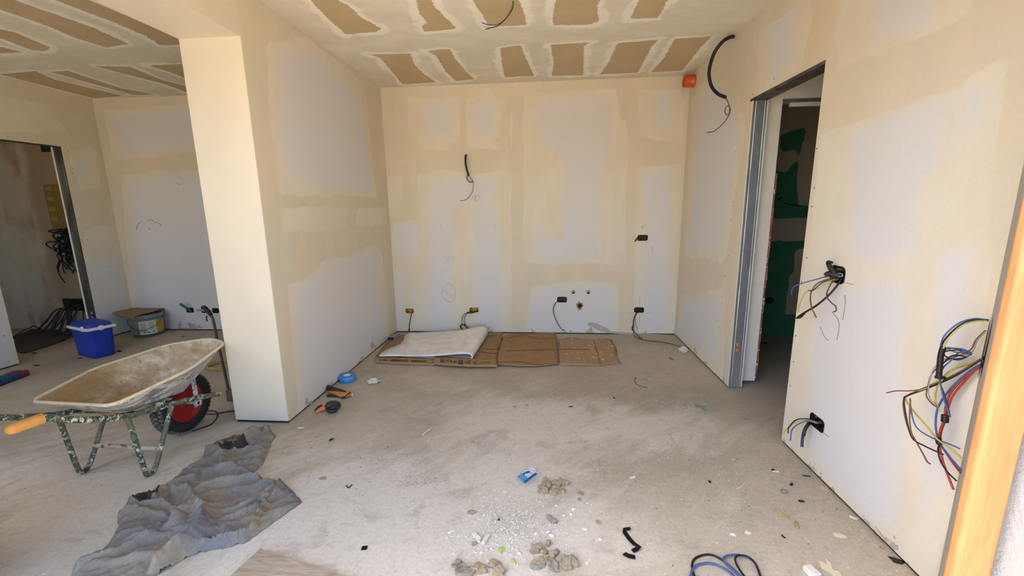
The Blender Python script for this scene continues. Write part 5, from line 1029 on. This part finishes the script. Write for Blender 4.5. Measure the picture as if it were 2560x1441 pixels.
def strip(name, pts, w, mat, label, cat, z=.004, parent=None):
    """ribbon lying on the floor through pixel points; alternate points lift a little"""
    P = [V(fl(p[0], p[1], p[2] if len(p) > 2 else z)) for p in pts]; bm = bmesh.new(); n = len(P); L_ = []; R_ = []
    for i in range(n):
        t = (P[min(i+1, n-1)]-P[max(i-1, 0)]); b = Vector((-t.y, t.x, 0)); b = b.normalized() if b.length > 0 else Vector((1, 0, 0)); L_.append(bm.verts.new(P[i]+b*w/2)); R_.append(bm.verts.new(P[i]-b*w/2))
    for i in range(n-1): bm.faces.new((L_[i], L_[i+1], R_[i+1], R_[i]))
    bmesh.ops.solidify(bm, geom=bm.faces[:], thickness=.0012); bmesh.ops.recalc_face_normals(bm, faces=bm.faces); return tag(bm_obj(name, bm, mat, parent), label, cat)
strip('tape_strip', [(1576, 1322, .012), (1562, 1324, .004), (1562, 1332, .006), (1572, 1346, .008), (1585, 1360, .006), (1598, 1368, .012), (1592, 1373, .01), (1581, 1379, .004)], .020, M_BT, 'long twisted strip of black tape on the floor near the lower edge', 'tape')
strip('tape_scrap', [(1560, 1384, .004), (1570, 1390, .008), (1588, 1394, .004)], .022, M_BT, 'short wide scrap of black tape just below the twisted strip', 'tape')
strip('tape_scrap', [(904, 1371, .002), (918, 1370, .003)], .022, M_BT, 'small square of black tape lying alone on the pale dusty floor', 'tape')
strip('tape_scrap', [(822, 1102, .003), (829, 1098, .012), (834, 1096, .004)], .018, M_BT, 'bent black tape scrap between the pillar and the dark smudge', 'tape')
M_CREAMF = plain('cream_filler', srgb(214, 204, 172), .85, var=.1, scale=60)
for x, y, w, h, a, m_, lab, cat in [(1427, 1018, .028, .010, -.2, M_BT, 'tiny black scrap on the floor below the stained cardboard', 'scrap'), (1535, 996, .016, .014, 0, M_BT, 'small black crumb right below the stained cardboard corner', 'scrap'), (1774, 1206, .014, .02, .4, M_BT, 'black crumb on the floor midway to the right wall', 'scrap'),
    (1979, 1213, .034, .014, .7, M_BT, 'jagged black scrap above the small ring by the right wall', 'scrap'), (2003, 1255, .024, .012, -.3, M_BT, 'small curved black scrap below the small ring', 'scrap'), (1932, 1176, .018, .010, 0, M_BT, 'little black flake touching a white sliver', 'scrap'), (2244, 1405, .055, .03, -.6, M_BT, 'thick black plastic scrap at the foot of the right wall, nearest the camera', 'scrap'),
    (1247, 1301, .010, .012, 0, M_BT, 'tiny black pebble among the white plaster crumbs', 'scrap'), (2015, 1191, .048, .012, -.1, plain('blue_film', srgb(32, 70, 116), .5), 'crumpled dark blue film scrap near the foot of the right wall', 'scrap'),
    (2098, 1341, .052, .026, -.5, M_CREAMF, 'flat oval cream filler flake on the floor by the right wall', 'filler'), (1940, 1181, .032, .008, -.1, M_PLAST, 'thin white sliver with a black flake by the right wall', 'plaster'), (2134, 1297, .045, .016, -.5, M_PLAST, 'torn white paper strip at the foot of the right wall', 'paper'),
    (1869, 1334, .026, .018, -.2, M_PLAST, 'flat white plaster spot above the blue and black wires', 'plaster'), (1831, 1338, .026, .014, -.3, M_PLAST, 'small pointed white plaster spot above the wires', 'plaster'), (2060, 1222, .03, .05, .6, plain('tan_paper', srgb(186, 160, 130), .85), 'curled tan paper torn at the foot of the right wall', 'paper'),
    (1582, 1195, .04, .012, .3, M_PLAST, 'white scratched plaster flake in the middle of the floor right of the packet', 'plaster'), (752, 1071, .045, .012, .1, M_PLAST, 'flat white filler flake in front of the pillar foot', 'filler'), (848, 1012, .02, .01, .3, M_PLAST, 'small white flake at the fingertips of the curled glove', 'plaster')]:
    shard('floor_scrap', x, y, w, h, .005, m_, lab, cat, ang=a, bend=.002)
shard('plaster_splash', 2078, 1430, .05, .10, .003, M_CREAMF, 'cream filler splash with arms at the lower edge of the view', 'filler', n=17, rough=.75)
box('white_block', (0, 0, 0), (.001, .001, .001), M_PLAST); bpy.data.objects.remove(bpy.data.objects['white_block'])
q = fl(2026, 1436); tag(box('plaster_block', (-.018, -.03, 0), (.018, .02, .026), M_PLAST, None, .005, Matrix.Translation(V(q)) @ Matrix.Rotation(.3, 4, 'Z')), 'small square white plaster block at the lower edge of the view', 'plaster')
# blue stain film and brown stain lying flat
shard('film_scrap', 1755, 1020, .07, .12, .0012, plain('blue_grey_film', srgb(140, 154, 152), .6, var=.25), 'thin blue grey film stuck to the floor in front of the doorway', 'film', n=11, rough=.6, ang=.4)
shard('paper_scrap', 1678, 898, .05, .07, .002, plain('brown_scrap', srgb(160, 128, 96), .9, var=.3), 'brown torn paper scrap near the white lump by the right wall', 'paper', n=11, rough=.5)
# packet
e = empty('packet', fl(1317, 1193), 'crushed blue and white packet lying on the floor above the mortar heap', 'packet')
a, b, c = fl(1292, 1197), fl(1330, 1179), fl(1310, 1213); bm = bmesh.new()
a0, b0, c0, d0 = fl(1291, 1196, 0), fl(1318, 1174, 0), fl(1343, 1182, 0), fl(1310, 1212, 0)
for nm, k0, k1, m_ in (('wrapper', 0, .30, plain('blue_print', srgb(70, 150, 200), .4)), ('wrapper_middle', .30, .62, plain('silver_print', srgb(206, 208, 212), .35)), ('wrapper_end', .62, 1, plain('pale_print', srgb(196, 200, 208), .4))):
    bm = bmesh.new(); pts = []
    for k in np.linspace(k0, k1, 5):
        for l in np.linspace(0, 1, 6):
            p = a0*(1-k)*(1-l)+b0*k*(1-l)+c0*k*l+d0*(1-k)*l; pts.append(bm.verts.new((p[0], p[1], .004+.018*math.sin(math.pi*l)**.5+.006*pn(k*9, l*9))))
    for i in range(4):
        for j in range(5): bm.faces.new((pts[i*6+j], pts[(i+1)*6+j], pts[(i+1)*6+j+1], pts[i*6+j+1]))
    bmesh.ops.recalc_face_normals(bm, faces=bm.faces); bm_obj(nm, bm, m_, e)
strip('blue_band', [(1312, 1206, .02), (1330, 1192, .026), (1341, 1184, .016)], .016, plain('bright_blue_print', srgb(28, 128, 190), .4), None, None, parent=e)
strip('blue_band', [(1308, 1186, .024), (1320, 1180, .026), (1326, 1178, .016)], .014, bpy.data.materials['bright_blue_print'], None, None, parent=e)
# wires on the floor
tw = lambda name, pts, r, m_, lab, z=None, cat='cable': tag(tube(name, [fl(p[0], p[1], z if z is not None else r) for p in pts], r, m_, None, 6, 6), lab, cat)
tw('loose_cable', [(1745, 1460), (1731, 1425), (1735, 1400), (1760, 1388), (1785, 1390), (1815, 1408), (1850, 1441), (1870, 1470)], .0045, C_BLACK, 'black cable loop on the floor at the lower edge, left side')
tw('loose_cable', [(1722, 1455), (1735, 1420), (1760, 1409), (1790, 1412), (1825, 1432), (1855, 1465)], .0045, C_BLUE, 'blue cable arc on the floor inside the black loop', .009)
tw('loose_cable', [(1885, 1470), (1850, 1441), (1822, 1415), (1808, 1400), (1818, 1390), (1845, 1388), (1870, 1395), (1890, 1412), (1905, 1450)], .0045, C_BLUE, 'blue cable loop on the floor at the lower edge, crossing the black one', .013)
tw('loose_cable', [(1880, 1465), (1852, 1430), (1838, 1402), (1845, 1390), (1868, 1392), (1888, 1410), (1902, 1445)], .004, C_BLACK, 'small black cable loop over the blue one at the lower edge', .017)
tw('wire_offcut', [(1938, 1272), (1950, 1282), (1966, 1295), (1972, 1298), (1970, 1292)], .0032, C_YG, 'yellow green wire offcut on the floor beside the right wall'); tw('wire_offcut', [(1843, 1222), (1855, 1216), (1862, 1205)], .002, M_PLAST, 'thin pale wire curl in the middle right of the floor')
tw('wire_offcut', [(865, 1214), (872, 1220), (880, 1212)], .0025, C_BLACK, 'short black wire kink right of the blanket'); tw('wire_offcut', [(1592, 945), (1586, 950), (1590, 960), (1602, 966), (1618, 970)], .003, plain('rusty_wire', srgb(110, 92, 72), .7), 'rusty wire hook on the floor below the right end of the cardboard')
tw('wire_offcut', [(650, 1072), (662, 1073), (672, 1066), (660, 1072), (664, 1080), (668, 1081)], .004, C_BLACK, 'black zip tie between the pillar foot and the blanket', cat='zip tie'); tw('plaster_stick', [(1057, 1088), (1064, 1082), (1078, 1072)], .005, M_PLAST, 'thin white plaster stick lying in the middle of the floor', cat='plaster')
bm = bmesh.new(); rc = fl(1961, 1230); add_tube(bm, [(rc[0]+.014*math.cos(t), rc[1]+.014*math.sin(t), .003) for t in np.linspace(0, 6.28, 20)], .002, 6); tag(bm_obj('plastic_ring', bm, plain('grey_blue_ring', srgb(110, 122, 128), .5)), 'small grey blue plastic ring on the floor near the right wall', 'ring')
tw('wall_plug', [(1990, 1306), (1993, 1320)], .006, plain('tan_plug', srgb(186, 138, 104), .6), 'tan wall plug on the floor below the yellow green wire', cat='plug')
tw('cigarette_butt', [(1275, 1088), (1282, 1092)], .004, M_CREAMF, 'small cigarette butt lying in the middle of the floor', cat='butt'); tw('wire_offcut', [(1955, 1338), (1958, 1343), (1964, 1345)], .003, C_BLACK, 'tiny black curl left of the oval cream flake')
for k, (x, y, w, h, lab) in enumerate([(1255, 1377, .034, .03, 'light green leaf crumpled among the white crumbs'), (1285, 1405, .03, .012, 'narrow yellow green leaf near the lower mortar pieces'), (1565, 1081, .04, .012, 'faded green leaf on the floor left of the doorway')]):
    shard('leaf', x, y, w, h, .003, plain('leaf_green', srgb(176, 196, 96), .7) if k < 2 else plain('leaf_faded', srgb(180, 186, 140), .8), lab, 'leaf', ang=(1.2, -.8, -.3)[k], bend=.003, rough=.5)
# larger plaster chips, one by one
chips = [(1130, 1330, .024), (1123, 1334, .018), (1192, 1345, .02), (1195, 1356, .02), (1214, 1352, .03), (1277, 1348, .018), (1340, 1336, .02), (1379, 1342, .028), (1434, 1275, .022), (1428, 1288, .02), (1458, 1324, .018), (1463, 1325, .018), (1218, 1377, .02), (1229, 1374, .018), (1278, 1388, .02), (1298, 1386, .022), (1300, 1385, .014), (1469, 1411, .02), (1189, 1384, .018), (1203, 1382, .016),
         (1239, 1402, .016), (1221, 1405, .016), (1243, 1404, .016), (1354, 1381, .018), (1166, 1344, .018), (1410, 1290, .016), (1290, 1340, .018), (1307, 1336, .016), (1370, 1332, .02), (1284, 1335, .016), (1313, 1400, .016), (1176, 1389, .014), (1118, 1345, .016), (1360, 1318, .016), (1500, 1350, .016), (1230, 1318, .014), (1255, 1325, .014), (1246, 1320, .012), (1262, 1322, .014), (1222, 1338, .014)]
for k, (x, y, s) in enumerate(chips):
    if (x, y) in ((1214, 1352), (1192, 1345)):
        rs = fl(x, y); tag(box('plaster_chip', (-.008, -.026, 0), (.008, .026, .012), M_PLAST, None, .002, Matrix.Translation(V(rs)) @ Matrix.Rotation(-.35 if x > 1200 else .8, 4, 'Z')), 'white plaster chip among the crumbs near the lower edge of the floor', 'plaster', 'white plaster chips'); continue
    lump('plaster_chip', fl(x, y), (s*.5, s*.36, s*.26), M_PLAST, 'white plaster chip among the crumbs near the lower edge of the floor', 'plaster', 'white plaster chips', 1, k, 1.3)
# uncounted crumbs
def crumbs(name, n, spots, smin, smax, mat, label, cat, seed):
    rs = np.random.default_rng(seed); base = np.array([(1, 0, 0), (-.5, .87, 0), (-.5, -.87, 0), (0, 0, 1.1)]); vs_, fs = [], []
    for k in range(n):
        x, y, r, ax_ = spots[rs.integers(len(spots))]; c = fl(x, y); p = c[:2]+rs.normal(0, r, 2)*np.array([1, ax_]); s = smin+(smax-smin)*rs.random()**3; a = rs.uniform(0, 6.28)
        if p[0] > XR-.01 or p[1] > YB-.01 or (XP-.02 < p[0] < XL+.02 and p[1] > YP-.01): continue
        if any(poly_sdf(p[None], N)[0] < .01 for N in NOSPECK): continue
        b = base*s*rs.uniform(.6, 1.3, (4, 3)); ca, sa = math.cos(a), math.sin(a); o = len(vs_)
        for q in b: vs_.append((p[0]+q[0]*ca-q[1]*sa, p[1]+q[0]*sa+q[1]*ca, .0003+max(0, q[2])))
        fs += [(o, o+1, o+3), (o+1, o+2, o+3), (o+2, o, o+3)]
    return tag(mesh(name, vs_, fs, mat), label, cat, kind='stuff')
crumbs('plaster_crumbs', 2600, [(1250, 1320, .07, .6), (1270, 1310, .10, .6), (1300, 1340, .10, .6), (1360, 1330, .08, .6), (1230, 1350, .08, .5), (1240, 1270, .10, .8), (1330, 1290, .12, .8), (1270, 1380, .12, .5), (1350, 1390, .10, .4)], .0012, .006, M_PLAST, 'tiny white plaster crumbs scattered round the mortar pieces', 'crumbs', 3)
crumbs('white_specks', 2600, [(1300, 1150, .8, .6), (900, 1200, .7, .6), (1600, 1100, .8, .7), (400, 1150, .7, .6), (1400, 950, .8, .5), (200, 960, .7, .4), (1900, 1300, .35, .8)], .001, .0045, M_PLAST, 'tiny white specks of plaster strewn all over the floor', 'crumbs', 4)
crumbs('dark_specks', 900, [(1300, 1150, .8, .6), (900, 1200, .5, .6), (1700, 1150, .6, .7), (300, 1100, .7, .6), (1400, 950, .8, .4), (1950, 1250, .3, .7)], .001, .004, M_BT, 'tiny dark specks of dirt strewn over the floor', 'crumbs', 5)
crumbs('dark_grit', 700, [(1040, 1195, .07, .5), (1020, 1210, .05, .5), (1070, 1200, .06, .4), (1050, 1150, .09, .4), (930, 1150, .05, .6)], .001, .0028, plain('dark_grit', srgb(84, 78, 82), .9), 'smudge of dark grit in the middle of the floor', 'grit', 6)
rs = np.random.default_rng(11); bm = bmesh.new()
for k in range(150):
    t = rs.random(); x, y = 2120+t*150+rs.normal(0, 14), 1310+t*115+rs.normal(0, 18); c = fl(x, y); a = rs.uniform(0, 3.14); l = rs.uniform(.003, .009)
    if c[0] > XR-.015: continue
    add_tube(bm, [c+np.array([-l*math.cos(a), -l*math.sin(a), .0015]), c+np.array([l*math.cos(a), l*math.sin(a), .0015])], .0009, 3)
tag(bm_obj('wood_splinters', bm, M_CREAMF), 'pale wood splinters strewn along the foot of the right wall', 'splinters', kind='stuff')

# ---------------------------------------------------------------- hall: distribution panel, cable bundle, low box
M_PANEL = plain('ochre_panel', srgb(150, 122, 52), .6, var=.1)
p0, p1 = on(1, YB, 112, 461), on(1, YB, 133, 571); e = empty('distribution_panel', (-5.60, YB, 1.49), 'ochre yellow distribution panel on the wall beyond the left doorway', 'panel')
box('casing', (-5.80, YB-.022, 1.24), (-5.40, YB-.001, 1.742), M_PANEL, e, .004)
for k in range(4):
    z = 1.69-k*.115; box('module_slot', (-5.775, YB-.026, z-.022), (-5.70, YB-.021, z+.022), plain('brass_slot', srgb(180, 156, 84), .5) if k == 0 else bpy.data.materials['brass_slot'], e, .001); tube('screw_boss', [(-5.74, YB-.022, z), (-5.74, YB-.032, z)], .007, bpy.data.materials['brass_slot'], e, 8, straight=True)
box('panel_joint', (-5.60, YB-.024, 1.25), (-5.596, YB-.021, 1.735), M_CREASE, e)
cbx = empty('cable_bundle', (-5.55, YB, 1.0), 'tangled bundle of dark cables hanging under the ochre panel', 'cables')
rs = np.random.default_rng(5); M_DC = plain('dark_cable', srgb(30, 34, 46), .5)
for k in range(15):
    x0 = rs.uniform(-5.66, -5.45); pts = [(x0, YB-.03, 1.23)]
    for j in range(5): pts.append((x0+rs.uniform(-.10, .10)+(-.06 if k % 4 == 0 and j == 2 else 0), YB-rs.uniform(.04, .15), 1.23-.07*j-rs.uniform(0, .12)))
    pts.append((x0+rs.uniform(-.03, .06), YB-.10, rs.uniform(.70, .95))); tube('cable', pts, .007, M_DC, cbx, 6)
for cx, cz, r in ((-5.74, 1.03, .07), (-5.52, .99, .09), (-5.50, .90, .08), (-5.60, 1.12, .10), (-5.58, 1.0, .08), (-5.45, 1.05, .09)):
    tube('cable_loop', [(cx+r*math.cos(t), YB-.09+.03*math.sin(t*2), cz+r*.8*math.sin(t)) for t in np.linspace(0, 6.4, 14)], .007, M_DC, cbx, 6, 3)
for pts in ([(133+15, 650), (143, 670), (150, 690), (163, 708)], [(155, 655), (160, 680), (166, 684)], [(150, 655), (146, 672), (148, 680)], [(165, 660), (172, 670), (184, 680)]): tube('cable', WB(pts, .10), .006, M_DC, cbx)
e = empty('cable_box', (-5.68, YB, .31), 'low green wall box beyond the left doorway with many cables dropping to the floor', 'wall box')
box('box_shell', (-5.897, YB-.004, .235), (-5.45, YB-.0005, .387), plain('dark_green_box', srgb(26, 48, 30), .6), e); box('box_inside', (-5.80, YB-.008, .24), (-5.47, YB-.0035, .375), M_DARK, e)
for k in range(16):
    x0 = rs.uniform(-5.74, -5.52); x1 = x0+rs.uniform(-.35, .2); tube('cable', [(x0, YB-.01, .30+rs.uniform(-.04, .04)), (x0+(x1-x0)*.3, YB-.13, .28), (x0+(x1-x0)*.6, YB-.2, .14), (x1, YB-.25, .03), (x1-.1, YB-.36, .008), (x1-rs.uniform(.2, .7), YB-rs.uniform(.3, .55), .008)], .0075, M_DC if k % 3 else plain('grey_brown_cable', srgb(70, 60, 50), .6) if k == 0 else bpy.data.materials['grey_brown_cable'], e, 6)
e = empty('recess_box', (-5.64, YB, 2.13), 'dark recessed box under the lintel beyond the left doorway', 'wall box'); box('box_shell', (-5.745, YB-.004, 2.10), (-5.52, YB-.0005, 2.178), bpy.data.materials['dark_green_box'], e)
cs_ = sheet('dark_sheeting', F2([(40, 842), (80, 826), (150, 828), (172, 846), (150, 858), (60, 886), (35, 880)]), lambda P: .012+.016*np.abs(pn(P[:, 0]*3, P[:, 1]*16)), plain('dark_grey_sheeting', srgb(88, 82, 76), .8, var=.4), .004, .03, None, .01); tag(cs_, 'dark grey sheeting and cables heaped on the floor beyond the left doorway', 'sheeting')
tag(tube('red_cable', [fl(40, 838, .03), fl(60, 826, .03), fl(75, 820, .07), (-6.2, YB-.12, .07), fl(108, 826, .03)], .006, plain('dull_red', srgb(100, 48, 36), .6), None, 6), 'dull red cable looping along the wall beyond the left doorway', 'cable')
tag(tube('dark_cable', [fl(38, 869, .01), fl(70, 869, .01), fl(110, 862, .01), fl(165, 850, .01)], .006, M_DC, None, 6), 'thin dark cable on the floor just inside the left doorway', 'cable')
for x, y, w, lab in [(86, 884, .05, 'dark leaf-shaped scrap on the floor left of the cool box'), (92, 915, .07, 'dark curled scrap on the floor in front of the left doorway'), (298, 880, .05, 'brown stone beside the foot of the cool box'), (200, 897, .06, 'thin dark sliver sticking out under the cool box'), (268, 1119, .03, 'dark curled scrap on the floor under the wheelbarrow'), (458, 842, .05, 'small dark scrap on the floor by the far wall')]:
    shard('floor_scrap', x, y, w, w*.4, .012 if x == 298 else .004, plain('dark_scrap', srgb(64, 54, 46), .8) if x == 86 else bpy.data.materials['dark_scrap'], lab, 'scrap', bend=.003)

# ---------------------------------------------------------------- wet room details
gb = lambda x, y, r, lab: None
for x, y, R_, lab in ((1923, 751, .036, 'dark round drain opening low in the green board wall'), (1944, 731, .018, 'small round pipe stub low in the green board wall')):
    q = on(1, YB, x, y); e = empty('wall_pipe', q, lab, 'pipe'); bm = bmesh.new(); add_lathe(bm, [(R_, 0), (R_, .02), (R_*.8, .02), (R_*.8, .003), (.0001, .003)], q, (0, -1, 0), 20); bm_obj('pipe', bm, M_BBOX if R_ > .03 else plain('grey_stub', srgb(110, 108, 100), .6), e)
q = on(1, YB, 1950, 500); e = empty('wall_wires', q, 'small cluster of dark wires sticking out of the green board wall', 'wires')
tube('wire', WB([(1945, 500), (1950, 496), (1956, 494)], [.0, .03]), .007, C_BLACK, e); tube('wire', WB([(1949, 499), (1962, 507), (1980, 513), (2003, 514)], [.0, .04]), .004, C_BLACK, e)
shard('floor_scrap', 1905, 858, .12, .06, .004, M_BT, 'dark scrap on the floor inside the wet room', 'scrap')
